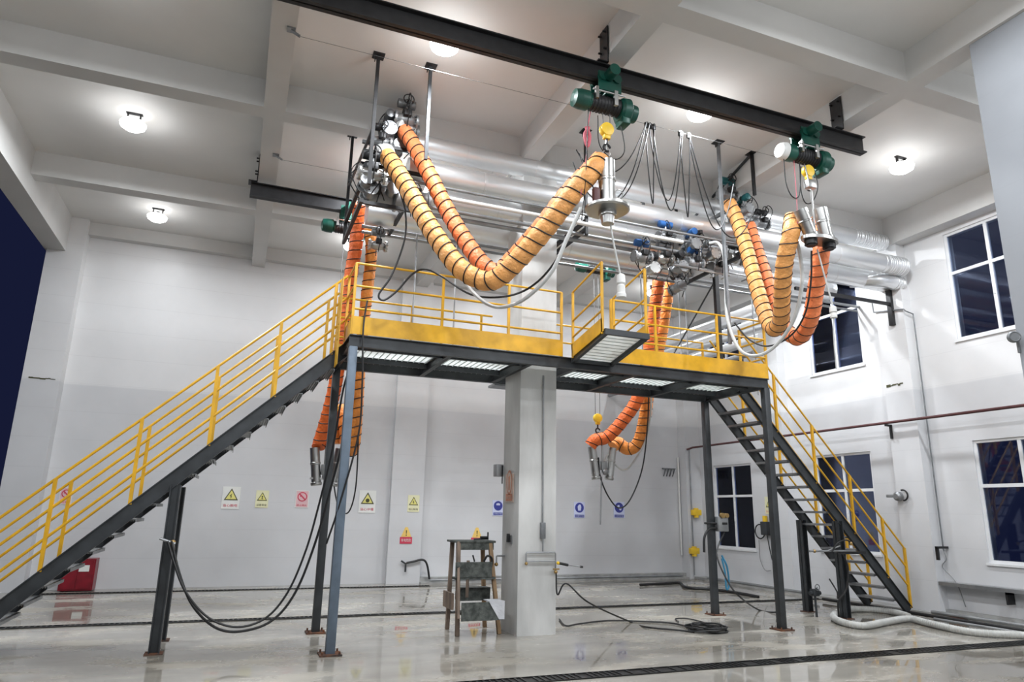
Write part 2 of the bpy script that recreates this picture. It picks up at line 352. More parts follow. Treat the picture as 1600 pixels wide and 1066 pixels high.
# curbs round the foot of the walls
trim(MB().box((4.3, YB-.16, 0), (11.85, YB, .14)).box((4.3, YB-.3, 0), (11.85, YB-.16, .04)), 'curb')
trim(MB().box((11.95, 4.5, 0), (XR, 16.5, .06)).box((12.25, 4.5, .06), (XR, 9.42, .12)), 'curb')
S(MB().box((-4.3, -4.25, 0), (XR+.25, -4, CEIL)), 'wall_front_bounce', 'wall')  # unseen wall added behind the camera to bounce light into the hall
# floor drains
def drain(y, wd, x0, x1, label):
    t = thing('floor_drain', label, 'drain', (x0, y, 0), 'floor drains')
    MB().box((x0, y-wd/2, .001), (x1, y+wd/2, .004)).build('channel', 'drain', t)
    g = MB(); x = x0+.03
    while x < x1-.03:
        if random.random() > .12: g.box((x, y-wd/2+.02, .004), (x+.025, y+wd/2-.02, .012))
        x += .07
    g.box((x0, y-wd/2, .004), (x1, y-wd/2+.012, .014)).box((x0, y+wd/2-.012, .004), (x1, y+wd/2, .014))
    g.build('grating', 'drain', t)
drain(7.12, .24, -4.4, 12.0, 'wide black grated drain across the floor in front of the platform')
drain(12.0, .16, -4.4, 11.9, 'black grated drain across the floor behind the platform')
drain(16.15, .12, -3.4, 4.4, 'thin black drain along the foot of the back wall')
# ================================================================== PLATFORM
PX0, PX1, PY0, PY1, PZ = 1.2, 8.15, 8.95, 10.68, 3.94
pf = thing('loading_platform', 'raised black steel platform with yellow guard rails around the concrete column', 'platform', ((PX0+PX1)/2, (PY0+PY1)/2, 0))
fr = MB()
fr.beam((PX0, PY0+.04, PZ-.08), (PX1, PY0+.04, PZ-.08), .08, .16).beam((PX0, PY1-.04, PZ-.08), (PX1, PY1-.04, PZ-.08), .08, .16)
for x in (PX0+.04, PX1-.04): fr.beam((x, PY0+.08, PZ-.08), (x, PY1-.08, PZ-.08), .08, .16)
for x in (2.6, 3.82, 4.56, 5.6, 6.9): fr.beam((x, PY0+.08, PZ-.09), (x, PY1-.08, PZ-.09), .07, .14)
for y in (9.4, 10.25): fr.beam((PX0+.08, y, PZ-.06), (3.8, y, PZ-.06), .05, .09).beam((4.58, y, PZ-.06), (PX1-.08, y, PZ-.06), .05, .09)
fr.build('frame', 'steel_dark', pf)
dk = MB()
for a, b, y0, y1 in ((PX0+.08, 3.85, 8.99, 10.64), (4.53, PX1-.08, 8.99, 10.64), (3.85, 4.53, 8.99, 9.5), (3.85, 4.53, 10.25, 10.64)):
    dk.box((a, y0, PZ-.02), (b, y1, PZ))
    n = int((b-a)/.09)
    for i in range(n): dk.box((a+i*.09, y0, PZ-.035), (a+i*.09+.008, y1, PZ-.02))
dk.build('deck', 'grating', pf)
for (x, y), mm in (((PX0+.06, PY0+.05), 'steel_blue'), ((PX0+.06, PY1-.1), 'steel_dark'), ((PX1-.06, PY0+.05), 'steel_dark'), ((PX1-.06, PY1-.06), 'steel_dark')):
    lg = MB().box((x-.055, y-.055, .015), (x+.055, y+.055, PZ-.16), .008).build('leg', mm, pf)
    if mm == 'steel_blue': lg['label'] = 'blue grey leg'
    bp = MB().box((x-.13, y-.13, 0), (x+.13, y+.13, .018))
    for a in (-.1, .1):
        for b in (-.1, .1): bp.cyl((x+a, y+b, .018), (x+a, y+b, .05), .012, 8)
    bp.build('base_plate', 'rust', lg)
def rail_run(x0, x1, y, posts, parent, n='guard_rail'):
    g = MB()
    for z in (PZ+1.0, PZ+.68, PZ+.36): g.cyl((x0, y, z), (x1, y, z), .016, 10)
    g.build(n, 'yellow', parent)
    for x in posts: MB().box((x-.017, y-.017, PZ), (x+.017, y+.017, PZ+1.0)).build('post', 'yellow', parent)
    MB().box((x0, y-.004+(-.02 if y < 9.5 else .02), PZ+.005), (x1, y+.004+(-.02 if y < 9.5 else .02), PZ+.25)).build('toe_board', 'yellow', parent)
rail_run(PX0+.02, 4.3, PY0+.02, (1.22, 2.45, 3.45, 4.3), pf)
rail_run(5.15, PX1-.02, PY0+.02, (5.15, 5.95, 7.15, 8.13), pf)
rail_run(PX0+.02, 3.8, PY1-.02, (1.22, 2.4, 3.6), pf)
rail_run(4.6, PX1-.02, PY1-.02, (4.7, 5.9, 7.1, 8.13), pf)
for x, s in ((PX0+.02, 1), (PX1-.02, -1)):
    g = MB()
    for z in (PZ+1.0, PZ+.68, PZ+.36): g.cyl((x, PY0+.02, z), (x, 9.58, z), .016, 10)
    g.build('guard_rail', 'yellow', pf)
    MB().box((x-.004, PY0, PZ+.005), (x+.004, 9.58, PZ+.25)).build('toe_board', 'yellow', pf)
    MB().box((x-.017, 9.58, PZ), (x+.017, 9.614, PZ+1.0)).build('post', 'yellow', pf)
# wide perforated yellow corner post at the head of the left stair
cp = MB().box((PX0-.1, PY0+.35, PZ-.35), (PX0-.09, PY0+.62, PZ+.9))
for i in range(9): cp.cyl((PX0-.105, PY0+.48+.06*(i % 2), PZ-.2+i*.11), (PX0-.085, PY0+.48+.06*(i % 2), PZ-.2+i*.11), .012, 8)
cp.build('corner_plate', 'yellow', pf)
# folding gangway over the front edge
gx0, gx1 = 4.45, 5.15; h0 = V((0, 8.93, 3.9)); h1 = V((0, 7.93, 4.1))
gw = MB()
for x in (gx0+.03, gx1-.03): gw.bar((x, h0.y, h0.z), (x, h1.y, h1.z), .05, .08)
gw.bar((gx0, h1.y, h1.z), (gx1, h1.y, h1.z), .05, .08)
gw.bar((gx0, h0.y, h0.z), (gx1, h0.y, h0.z), .05, .08)
gwo = gw.build('gangway', 'steel_dark', pf, label='folding gangway lifted out over the front edge')
gp = MB().bar((gx0+.35, h0.y, h0.z+.02), (gx0+.35, h1.y, h1.z+.02), .60, .012)
for i in range(9):
    t = .1+i*.1; y = h0.y+(h1.y-h0.y)*t; z = h0.z+(h1.z-h0.z)*t; gp.box((gx0+.05, y-.004, z+.008), (gx1-.05, y+.004, z+.03))
gp.build('tread_panel', 'grating', gwo)
for x in (gx0, gx1):
    r = MB()
    for z in (1.0, .55, .3): r.cyl((x, 8.88, PZ+z), (x, 7.98, PZ+z+.18), .015, 8)
    r.box((x-.016, 8.87, PZ-.02), (x+.016, 8.9, PZ+1.0)).box((x-.016, 7.97, 4.08), (x+.016, 8.0, PZ+1.18))
    r.build('side_rail', 'yellow', gwo)
MB().bar((gx0-.012, 8.9, PZ+.09), (gx0-.012, 7.95, PZ+.27), .008, .2).build('side_board', 'yellow', gwo)
MB().bar((gx1+.012, 8.9, PZ+.09), (gx1+.012, 7.95, PZ+.27), .008, .2).build('side_board', 'yellow', gwo)
# ================================================================== STAIRS
def stair(label, x_top, x_foot, ztop, y0, y1, n, legs, posts, sgn):
    """sgn=-1 runs down to the left, +1 down to the right. line = top edge of stringer"""
    t = thing('staircase', label, 'stairs', (x_foot, (y0+y1)/2, 0))
    k = ztop/abs(x_top-x_foot)
    Z = lambda x: ztop - k*abs(x-x_top)
    d = V((sgn, 0, -k)).normalized(); nrm = V((k*sgn, 0, 1)).normalized(); hw = .17
    for y in (y0, y1):
        a = V((x_top, y, ztop))-nrm*hw/2; b = V((x_foot, y, 0))-nrm*hw/2
        # cut at the floor
        b = b - d*(max(0, -(b.z)+hw*.45)/abs(d.z)) if b.z < hw*.45 else b
        MB().beam(a, b, .06, hw, .012, up=nrm).build('stringer', 'steel_dark', t)
    for i in range(1, n):
        x = x_top+(x_foot-x_top)*i/n; z = Z(x)-.17
        if z < .03: continue
        tr = MB().box((x-.12, y0+.03, z), (x+.12, y1-.03, z+.008)).box((x-.12, y0+.03, z-.03), (x-.112, y1-.03, z)).box((x+.112, y0+.03, z-.03), (x+.12, y1-.03, z))
        for q in range(1, 8): tr.box((x-.12+.03*q, y0+.03, z-.02), (x-.117+.03*q, y1-.03, z))
        tr.build('tread', 'alu', t)
    xe = x_foot-sgn*.12
    for y in (y0, y1):
        g = MB()
        for h in (1.02, .68, .35):
            g.cyl((x_top, y, ztop+h), (xe, y, Z(xe)+h), .017, 10)
        g.build('handrail', 'yellow', t)
        for x in posts: MB().box((x-.02, y-.02, Z(x)-.02), (x+.02, y+.02, Z(x)+1.02)).build('rail_post', 'yellow', t)
    for x in legs:
        for y in (y0, y1):
            zt = Z(x)-.23
            lg = MB().beam((x, y, .01), (x, y, zt), .14, .12, .014, up=V((1,0,0))).build('leg', 'steel_dark', t)
            MB().box((x-.1, y-.1, 0), (x+.1, y+.1, .012)).build('foot_plate', 'rust', lg)
    return t
stair('long dark stair with yellow rails rising from the lower left to the platform', 1.2, -2.98, 3.94, 9.62, 10.5, 21, (-.68,), (-2.75, -1.97, -1.16, -.37, .36, 1.05), -1)
stair('steep dark stair with yellow rails down from the platform beside the windows', 8.2, 11.82, 3.94, 9.66, 10.52, 18, (10.1,), (8.9, 9.7, 10.5, 11.2, 11.68), 1)
# ================================================================== CRANE BEAMS
def crane(y, zb, x0, x1, label, hx):
    t = thing('crane_beam', label, 'beam', (x0, y, zb), 'crane beams under the ceiling')
    MB().beam((x0, y, zb+.13), (x1, y, zb+.13), .13, .26, .016).build('girder', 'black_metal', t)
    for x in hx:
        h = MB().box((x-.008, y-.1, zb+.26), (x+.008, y+.1, BB+.42)).box((x-.14, y-.1, zb+.26), (x+.008, y+.1, zb+.275))
        for z in (BB+.1, BB+.35): h.cyl((x-.05, y-.06, z), (x+.02, y-.06, z), .014, 8).cyl((x-.05, y+.06, z), (x+.02, y+.06, z), .014, 8)
        hh = h.build('hanger_plate', 'black_metal', t)
    return t
YN, YF = 6.7, 12.0
crane(YN, 6.97, -.25, 8.2, 'long black crane beam over the front of the platform', (-.2, 3.815, 7.735))
crane(YF, 6.98, -.3, 12.0, 'black crane beam behind the pipes, its rusty end left of the hoses', (-.205, 3.815, 7.735))
# ================================================================== HOISTS
def hoist(x, y, label, hookz, hooklabel=None, s=1.0, white_cap=False, motor_left=True):
    t = thing('electric_hoist', label, 'hoist', (x, y, 6.6), 'green electric hoists'); z = 6.97
    tr = MB()
    for q in (-.1, .1): tr.box((x-.16, y+q-.008, z-.16), (x+.16, y+q+.008, z+.10)); 
    tr.cyl((x-.1, y-.13, z+.03), (x-.1, y-.07, z+.03), .06, 16).cyl((x+.1, y-.13, z+.03), (x+.1, y-.07, z+.03), .06, 16).cyl((x-.1, y+.13, z+.03), (x-.1, y+.07, z+.03), .06, 16).cyl((x+.1, y+.13, z+.03), (x+.1, y+.07, z+.03), .06, 16)
    tr.cyl((x-.02, y-.28, z+.04), (x-.02, y-.13, z+.04), .075, 16); tr.box((x-.1, y-.1, z-.16), (x+.1, y+.1, z-.14))
    tr.build('trolley', 'green', t)
    zc = z-.30
    MB().lathe((x-.47, y, zc), (1,0,0), [(0,.05),(.02,.11),(.10,.125),(.20,.125),(.22,.10),(.24,.10)]).build('motor', 'green', t)
    if white_cap: MB().lathe((x-.50, y, zc), (1,0,0), [(0,.03),(.01,.10),(.04,.115),(.10,.128)]).build('motor_cap', 'white_plastic', t)
    dr = MB().cyl((x-.23, y, zc), (x+.18, y, zc), .105, 24)
    for i in range(9): dr.torus((x-.2+i*.045, y, zc), (1,0,0), .107, .008, 24, 6)
    dr.build('rope_drum', 'black_metal', t)
    MB().lathe((x+.17, y, zc-.03), (1,0,0), [(0,.13),(.03,.165),(.12,.17),(.16,.12),(.24,.11),(.27,.04)]).box((x+.18, y-.1, zc-.24), (x+.3, y+.1, zc-.02), .02).build('gearbox', 'green', t)
    MB().cyl((x-.25, y-.13, zc+.1), (x+.2, y-.13, zc+.1), .012, 8).box((x-.22, y-.15, zc-.02), (x-.18, y-.11, zc+.14)).box((x+.04, y-.15, zc-.06), (x+.09, y-.11, zc+.14)).build('rope_guide', 'steel', t)
    MB().box((x-.06, y-.1, zc+.1), (x+.1, y+.1, z-.1), .01).build('mount', 'green', t)
    if hookz is not None:
        rp = MB()
        for q in (-.05, .05): rp.cyl((x+q, y, hookz+.06), (x+q, y, zc-.08), .006, 6)
        rp.build('lifting_rope', 'rope', t)
        hb = MB().lathe((x, y-.045, hookz), (0,1,0), [(0,.03),(.005,.085),(.03,.09),(.06,.09),(.085,.085),(.09,.03)]).box((x-.045, y-.03, hookz-.13), (x+.045, y+.03, hookz-.04), .01).build('hook_block', 'yellow_bright', t)
        MB().cyl((x, y, hookz-.13), (x, y, hookz-.20), .016, 10).torus((x, y, hookz-.25), (0,1,0), .045, .016, 18, 8, PI*.35, PI*1.95).build('hook', 'black_metal', hb)
    return t
H1, H2, H3, H4 = 3.83, 7.07, 1.42, 6.55
hoist(H1, YN, 'green electric hoist on the near crane beam, above the large hose head', 6.33)
hoist(H2, YN, 'green electric hoist with a white motor end near the right end of the near beam', 6.45, white_cap=True)
hoist(H3, YF, 'small green hoist behind the left hoses on the far beam', 3.35)
hoist(H4, YF, 'green hoist on the far beam glimpsed below the silver pipes', 3.53)
# ================================================================== ORANGE HOSES
def hose(pts, r, m, label, pitch=.155, k=14):
    P = resample(smooth(pts, k), .02)
    N = len(P); L = 0; rr = []
    for i in range(N):
        ph = (i*.02 % pitch)/pitch
        rr.append(r*(1-.055*abs(math.cos(PI*ph))**3))
    o = T(MB().tube(P, rr, 20), 'ducting_hose', m, label, 'hose')
    # helical wire
    hp = []; prev = None
    for i in range(N):
        tg = (P[min(i+1, N-1)]-P[max(i-1, 0)]).normalized()
        if prev is None: a = V((0,0,1)) if abs(tg.z) < .9 else V((1,0,0)); nx = tg.cross(a).normalized()
        else: nx = (prev-tg*prev.dot(tg)).normalized()
        prev = nx; ny = tg.cross(nx)
        hp.append((P[i], nx, ny))
    w_ = []
    for i in range(N-1):
        for j in range(4):
            q = i+j/4; a, b = hp[i], hp[i+1]; f = j/4; an = 2*PI*q*.02/pitch
            # narrow each turn so that it reads as a nearly square ring
            c = a[0].lerp(b[0], f); nx = a[1].lerp(b[1], f); ny = a[2].lerp(b[2], f)
            w_.append(c+(nx*math.cos(an)+ny*math.sin(an))*(r*.985))
    MB().tube(w_, .0085, 5, caps=False).build('spiral_wire', 'black', o, label='black spiral wire')
    return o
hose(PP((604,243,9.0),(617,262,8.85),(640,300,8.6),(675,360,8.3),(715,415,8.0),(750,437,7.85),(775,436,7.7),(805,410,7.5),(850,360,7.2),(895,302,6.9),(925,268,6.75),(936,256,6.75),(941,249,6.75)), .128, 'orange_y', 'amber yellow duct hose sagging from the left valves to the single hose head')
hose(PP((630,203,9.1),(645,225,9.0),(672,275,8.75),(705,340,8.5),(745,402,8.2),(775,425,8.02),(800,405,7.92),(845,355,7.5),(890,298,7.2),(925,262,6.95),(941,246,6.83)), .115, 'orange_r', 'coral duct hose from the upper left valves, behind the amber hose')
hose(PP((1138,316,8.8),(1150,340,8.7),(1165,385,8.5),(1180,440,8.3),(1195,490,8.1),(1208,514,7.9),(1220,500,7.6),(1222,460,7.3),(1226,410,7.0),(1236,365,6.8),(1237,350,6.86),(1240,338,6.86)), .118, 'orange_y', 'amber duct hose sagging to the left spout of the double head')
hose(PP((1170,352,8.95),(1180,385,8.8),(1195,430,8.6),(1212,480,8.4),(1228,515,8.2),(1248,528,7.9),(1266,500,7.5),(1275,450,7.2),(1283,395,6.95),(1282,355,7.0),(1280,338,7.0)), .118, 'orange_r', 'orange duct hose sagging lowest, to the right spout of the double head')
hose(PP((562,318,10.8),(560,345,11.0),(555,390,11.15),(545,450,11.3),(535,520,11.4),(524,600,11.6),(512,650,11.8),(500,690,12.0),(497,700,12.0)), .115, 'orange_d', 'deep orange duct hose hanging straight down at the left stair head')
hose(PP((578,352,10.9),(580,400,11.1),(572,470,11.3),(563,560,11.5),(558,640,11.6),(554,690,11.7),(549,705,11.85),(541,690,11.95),(537,650,12.0),(532,640,12.1),(527,660,12.15),(524,695,12.15)), .10, 'orange_m', 'orange duct hose looping up again behind the left platform legs')
hose(PP((1030,436,10.9),(1025,470,11.0),(1018,520,11.2),(1008,580,11.4),(995,625,11.6),(975,655,11.75),(950,682,11.9),(930,688,11.95),(922,697,12.0)), .125, 'orange_d', 'red orange duct hose curving left below the platform, to the left spout')
hose(PP((1046,440,11.1),(1040,480,11.2),(1030,540,11.35),(1015,600,11.6),(1008,650,11.8),(998,690,11.95),(982,702,12.05),(965,692,12.15),(957,698,12.15)), .125, 'orange_m', 'orange duct hose hooking up to the right spout below the platform')
# ================================================================== HOSE HEADS
def disc(mb, c, R): mb.lathe(c, (0,0,-1), [(-.03,R*.55),(-.01,R*.9),(0,R),(.03,R),(.045,R*.92),(.05,R*.4)])
def spout(c, top, r, t, lean=V((0,0,0))):
    b = MB().lathe(c, (top-c).normalized(), [(0,r*1.05),(.02,r*1.15),(.05,r*1.15),(.06,r),((top-c).length*.55,r),((top-c).length*.56,r*1.1),((top-c).length*.6,r*1.1),((top-c).length*.62,r*1.02),((top-c).length,r*1.02)])
    return b
p = at(949, 325, Y=YN); hd = thing('filling_head', 'steel hose head with one tall spout and a round dished plate, under the first hoist', 'hose head', p, 'filling heads')
m = MB(); disc(m, p, .27); m.build('cover_plate', 'steel', hd)
spout(p, p+V((0,0,.62)), .10, hd).build('spout', 'steel', hd)
MB().lathe(p+V((0,0,-.05)), (0,0,-1), [(0,.11),(.06,.11),(.065,.085),(.16,.075)]).build('nozzle', 'steel', hd)
pass
MB().torus(p+V((.13,-.05,.18)), (0,1,.3), .055, .008).torus(p+V((0,0,.72)), (0,1,0), .05, .008).cyl(p+V((0,0,.76)), p+V((0,0,1.0)), .012, 8).build('lifting_ring', 'steel', hd)
MB().box(p+V((-.2,-.05,.02)), p+V((-.12,.02,.22)), .01).build('handle', 'redpipe', hd)
p = at(1281, 378, Y=YN-.06); hd = thing('filling_head', 'steel double spout hose head on an oval plate, under the right hoist', 'hose head', p, 'filling heads')
m = MB(); n = 32; pts = [p+V((.30*math.cos(2*PI*i/n)*1.0, .15*math.sin(2*PI*i/n), 0)) for i in range(n)]; m.prism(pts, (0,0,.045)); m.build('cover_plate', 'steel', hd)
for tp, bt in ((V((-.30,0,.42)), V((-.14,0,.04))), (V((.06,0,.50)), V((.14,0,.04)))):
    spout(p+bt, p+tp, .088, hd).build('spout', 'steel', hd)
    MB().lathe(p+V((bt.x*1.15,0,0)), (0,0,-1), [(0,.085),(.07,.085),(.072,.06),(.09,.06)]).build('nozzle', 'black_metal', hd)
pass
pass
MB().cyl(p+V((-.07,0,.04)), p+V((-.07,0,.75)), .014, 8).box(p+V((-.15,-.05,.78)), p+V((.0,.05,.90)), .01).cyl(p+V((-.07,0,.75)), p+V((-.14,0,1.12)), .01, 8).build('lifting_rod', 'steel', hd)
def farhead(xc, y, offs, label, ztop, lean):
    p = V((xc, y, ztop-.60)); hd = thing('filling_head', label, 'hose head', p, 'filling heads')
    MB().box(p+V((-.22,-.06,.10)), p+V((.22,.06,.13))).cyl(p+V((0,0,.1)), p+V((0,0,.75)), .02, 8).torus(p+V((0,0,.80)), (0,1,0), .05, .01).build('cross_plate', 'steel', hd)
    for o_, l in zip(offs, lean):
        spout(p+V((o_*.7,0,0)), p+V((o_+l,0,.62)), .08, hd).build('spout', 'steel', hd)
    MB().ball(p+V((.03,-.05,.15)), .07).box(p+V((-.06,-.08,.18)), p+V((.06,.0,.35)), .01).build('valve_block', 'alu', hd)
    return p
a = at(922, 700, Y=12.0); farhead(at(941,700,Y=12.0).x, 12.0, (-.2, .2), 'steel double spout head hanging below the platform before the back wall', a.z, (-.03, .03))
a = at(497, 702, Y=12.0); farhead(at(510,700,Y=12.0).x, 12.0, (-.16, .2), 'steel double spout head half hidden behind the left platform legs', a.z, (-.03, .03))
T(MB().cyl(at(940,745,Y=11.95), at(938,820,Y=11.95), .014, 8), 'dip_rod', 'alu', 'thin grey dip rod hanging under the head before the back wall', 'rod')
T(MB().lathe(at(970,428,Y=YN+.1), (0,0,-1), [(0,.02),(.02,.05),(.12,.055),(.14,.04),(.16,.05),(.24,.05),(.26,.06),(.30,.06),(.31,.02)]), 'hanging_nozzle', 'white_plastic', 'white plastic fitting dangling in front of the gangway rail', 'nozzle')
T(MB().lathe(at(1301,478,Y=YN), (0,0,-1), [(0,.015),(.02,.045),(.09,.05),(.10,.035),(.14,.045),(.17,.045)]), 'hanging_nozzle', 'white_plastic', 'white plastic fitting dangling before the upper window', 'nozzle')
# ================================================================== SILVER PIPES
def pipe(pts, r, label, m='clad', step=1.2, cat='pipe', ribs=None, group='silver clad pipes under the ceiling'):
    pts = [V(q) for q in pts]
    P = smooth(pts, 10) if len(pts) > 2 else pts
    o = T(MB().tube(P, r, 28), 'clad_pipe', m, label, cat, group)
    b = MB(); Q = resample([P[0]] + P[1:], .02)
    n = int(len(Q)*.02/step)
    for i in range(1, n+1):
        k = min(int(i*step/.02), len(Q)-2); tg = (Q[k+1]-Q[k]).normalized(); MB().lathe(Q[k]-tg*.02, tg, [(0,r),(.003,r*1.02),(.037,r*1.02),(.04,r)]).build('cladding_band', 'clad', o)
    if ribs:
        for i in range(ribs):
            k = max(1, len(Q)-2-int(i*.055/.02)); tg = (Q[k]-Q[k-1]).normalized(); b.torus(Q[k], tg, r, .008, 28, 6)
    if b.v: b.build('corrugation', 'clad', o)
    return o
zA = at(1000, 300, Y=9.6).z; zB = at(1000, 337, Y=9.3).z; zD = at(700, 213, Y=9.75).z; zC = at(1000, 371, Y=9.75).z; zF = at(1000, 405, Y=10.4).z
pipe([(1.7, 9.6, zA), (12.0, 9.6, zA)], .165, 'upper silver clad pipe running to the far right corner, corrugated end', ribs=16)
pipe([(1.9, 9.3, zB), (12.1, 9.3, zB)], .185, 'bright silver clad pipe, second from the top', ribs=10)
pipe([(1.5, 9.85, zD), (4.3, 9.85, zD)], .13, 'topmost dull silver pipe over the left half of the rack')
pipe([(2.3, 9.78, zC), (11.3, 9.78, zC), (11.75, 9.76, zC), (11.9, 9.7, zC), ], .19, 'silver clad pipe below the two bright ones, bent end at right')
pipe([(1.5, 10.35, zF), (11.2, 10.35, zF)], .22, 'wide dull silver duct lowest and rearmost in the rack')
q = at(1400, 442, Y=9.5); pipe([(q.x-.75, 9.95, q.z+.08), (q.x-.45, 9.6, q.z+.02), (q.x-.15, 9.5, q.z), (q.x+.12, 9.5, q.z-.02)], .15, 'short bright silver elbow pipe under the right ends', step=9, ribs=4)
def thin(px0, px1, pyref, Y, r, m, label):
    c = at(1000, pyref, Y=Y); x0 = at(px0, pyref, Y=Y).x; x1 = at(px1, pyref, Y=Y).x
    return T(MB().cyl((x0, Y, c.z), (x1, Y, c.z), r, 12), 'steel_pipe', m, label, 'pipe', 'thin pipes of the rack')
thin(690, 1066, 366, 8.85, .032, 'white_plastic', 'thin white pipe before the big silver pipes')
thin(560, 1180, 352, 8.95, .02, 'alu', 'thin grey pipe just above the thin white pipe')
thin(560, 1340, 424, 10.65, .03, 'alu', 'thin grey pipe along the underside of the rack, upper of the pair')
thin(560, 1340, 432, 10.75, .026, 'alu', 'thin grey pipe along the underside of the rack, lower of the pair')
thin(640, 1100, 383, 9.15, .03, 'alu', 'thin grey pipe under the second silver pipe')
thin(640, 1100, 393, 9.25, .035, 'alu', 'grey pipe below the thin grey pipe of the rack')
# pipes running back towards the rear wall
for i, (px, py, X, r, lab) in enumerate(((1182,484,10.4,.15,'upper silver pipe running back from the rack to the rear wall'), (1182,508,10.1,.14,'middle silver pipe running back from the rack to the rear wall'), (1175,532,9.8,.10,'lower thin silver pipe running back from the rack to the rear wall'))):
    c = at(px, py, X=X); pipe([(X, 10.9, c.z), (X, YB-.02, c.z)], r, lab, step=1.5)
c = at(1175, 552, X=9.6); T(MB().cyl((9.6, 10.9, c.z), (9.6, YB-.02, c.z), .06, 16), 'steel_pipe', 'alu', 'lowest slender pipe running back behind the right rail', 'pipe')
# ================================================================== HANGER FRAMES
def hanger(x, y0, y1, z0, label, bars, brace=True, m='black_metal', z1=None, front=None):
    t = thing('pipe_hanger', label, 'hanger', (x, (y0+y1)/2, CEIL), 'pipe hanger frames')
    for i, y in enumerate((y0, y1)):
        zz = z0 if i == 0 or z1 is None else z1
        pst = MB().bar((x, y, zz), (x, y, CEIL-.0), .045, .045).build('post', m, t)
        MB().box((x-.08, y-.08, CEIL-.012), (x+.08, y+.08, CEIL)).box((x-.05, y-.02, CEIL-.1), (x-.04, y+.02, CEIL-.01)).build('top_plate', 'black_metal', pst)
    for z in bars: MB().bar((x, max(y0, 8.98), z), (x, y1+.05, z), .05, .06).build('crossbar', 'black_metal', t)
    if front:
        for z in front: MB().bar((x-.03, 9.15, z), (x+.95, 9.15, z), .04, .05).build('front_bar', 'black_metal', t)
    if brace: MB().bar((x, y0+.02, bars[0]+.75) if brace is True else (x, y0+.05, brace.z), (x, y1-.05, bars[0]+.1 if brace is True else at(545,290,Y=10.6).z), .035, .035).build('brace', 'steel_dark', t)
    return t
hanger(1.22, 8.4, 10.65, 5.85, 'black hanger frame at the left end of the pipes', (zC-.24, 5.88), brace=at(578,205,Y=8.5), front=(at(600,228,Y=9.15).z, at(650,272,Y=9.15).z, at(580,318,Y=9.15).z))
hanger(1.95, 8.35, 10.75, zB-.3, 'dark hanger frame beside the coral hose top', (zC-.3,), False, 'steel_dark')
hanger(4.75, 9.0, 10.8, zC-.5, 'black hanger frame above the gangway', (zC-.25, zF-.27), True)
hanger(6.95, 8.42, 10.75, 4.3, 'tall grey hanger frame left of the amber right hose', (zB-.24, zC-.24), False, 'steel_grey', z1=zF-.3)
hanger(7.72, 8.5, 10.75, zA-.25, 'thin black hanger frame right of the amber right hose', (zA-.22, zF-.28), True)
t = thing('wall_bracket', 'black bracket under the right ends of the silver pipes', 'bracket', (12.12, 9.7, 5.9))
MB().box((12.05, 9.62, zC-.95), (12.12, 9.72, zC-.2)).build('upright', 'black_metal', t); MB().bar((12.08, 9.67, zC-.5), (9.6, 9.67, zC-.5), .05, .06).build('arm', 'black_metal', t)
c = at(1126, 575, Y=9.9); t = thing('pipe_stand', 'black post with a raking strut standing on the right part of the platform', 'post', (c.x, 9.9, PZ))
MB().box((c.x-.04, 9.86, PZ), (c.x+.04, 9.94, zC-.25)).box((c.x-.3, 9.88, zC-.3), (c.x+.1, 9.92, zC-.24)).build('post', 'black_metal', t); MB().cyl((c.x, 9.9, zC-.5), (c.x-1.0, 9.9, PZ+.5), .016, 8).build('strut', 'black_metal', t)
# ================================================================== VALVES
def valve(c, s, act, label, axis='Y', wheel=True, seed=0):
    rnd = random.Random(seed); c = V(c); t = thing('valve', label, 'valve', c, 'valves on the pipe rack')
    ax = {'X': V((1,0,0)), 'Y': V((0,1,0)), 'Z': V((0,0,1))}[axis]; up = V((0,0,1)) if axis != 'Z' else V((0,-1,0)); sd = ax.cross(up)
    body = MB().lathe(c-ax*.16*s, ax, [(0,.10*s),(.03*s,.10*s),(.031*s,.055*s),(.09*s,.075*s),(.16*s,.09*s),(.23*s,.075*s),(.289*s,.055*s),(.29*s,.10*s),(.32*s,.10*s)])
    b = body
    for k in range(8):
        an = PI/4*k
        for q in (-.16, .12): b.cyl(c+ax*(q*s-.01)+(up*math.cos(an)+sd*math.sin(an))*.085*s, c+ax*(q*s+.05)+(up*math.cos(an)+sd*math.sin(an))*.085*s, .009*s, 6)
    b.build('valve_body', 'alu' if seed % 3 else 'steel', t)
    MB().cyl(c+up*.07*s, c+up*.2*s, .025*s, 10).box(c+up*.12*s-V((.03,.03,.02))*s, c+up*.12*s+V((.03,.03,.02))*s).build('bonnet', 'alu', t)
    MB().lathe(c+up*.24*s-ax*.13*s, ax, [(0,.02*s),(.01*s,.06*s),(.10*s,.065*s),(.11*s,.05*s),(.15*s,.05*s),(.16*s,.065*s),(.25*s,.06*s),(.26*s,.02*s)]).build('actuator', act, t)
    if wheel:
        w_ = MB().torus(c+up*.24*s+sd*.14*s, sd, .07*s, .008*s); w_.cyl(c+up*.24*s, c+up*.24*s+sd*.15*s, .012*s, 8)
        for k in range(3):
            an = 2*PI/3*k; w_.cyl(c+up*.24*s+sd*.14*s, c+up*.24*s+sd*.14*s+(up*math.cos(an)+ax*math.sin(an))*.07*s, .005*s, 6)
        w_.build('handwheel', 'black_metal', t)
    tb = MB()
    for k in range(2):
        a = c+up*.2*s+sd*rnd.uniform(-.1,.1)*s; tb.tube(smooth([a, a+sd*.12*s*(1 if k else -1)+up*.1*s, a+sd*.22*s*(1 if k else -1)-up*.08*s, c-up*.16*s+sd*.1*s*(1 if k else -1)], 6), .008*s, 6)
    tb.build('air_line', 'black', t)
    MB().box(c-V((.05,.05,.0))*s+sd*.1*s, c+V((.05,.05,.09))*s+sd*.1*s, .006).build('switch_box', 'black_metal', t)
    return t
VZ = 'valve with '
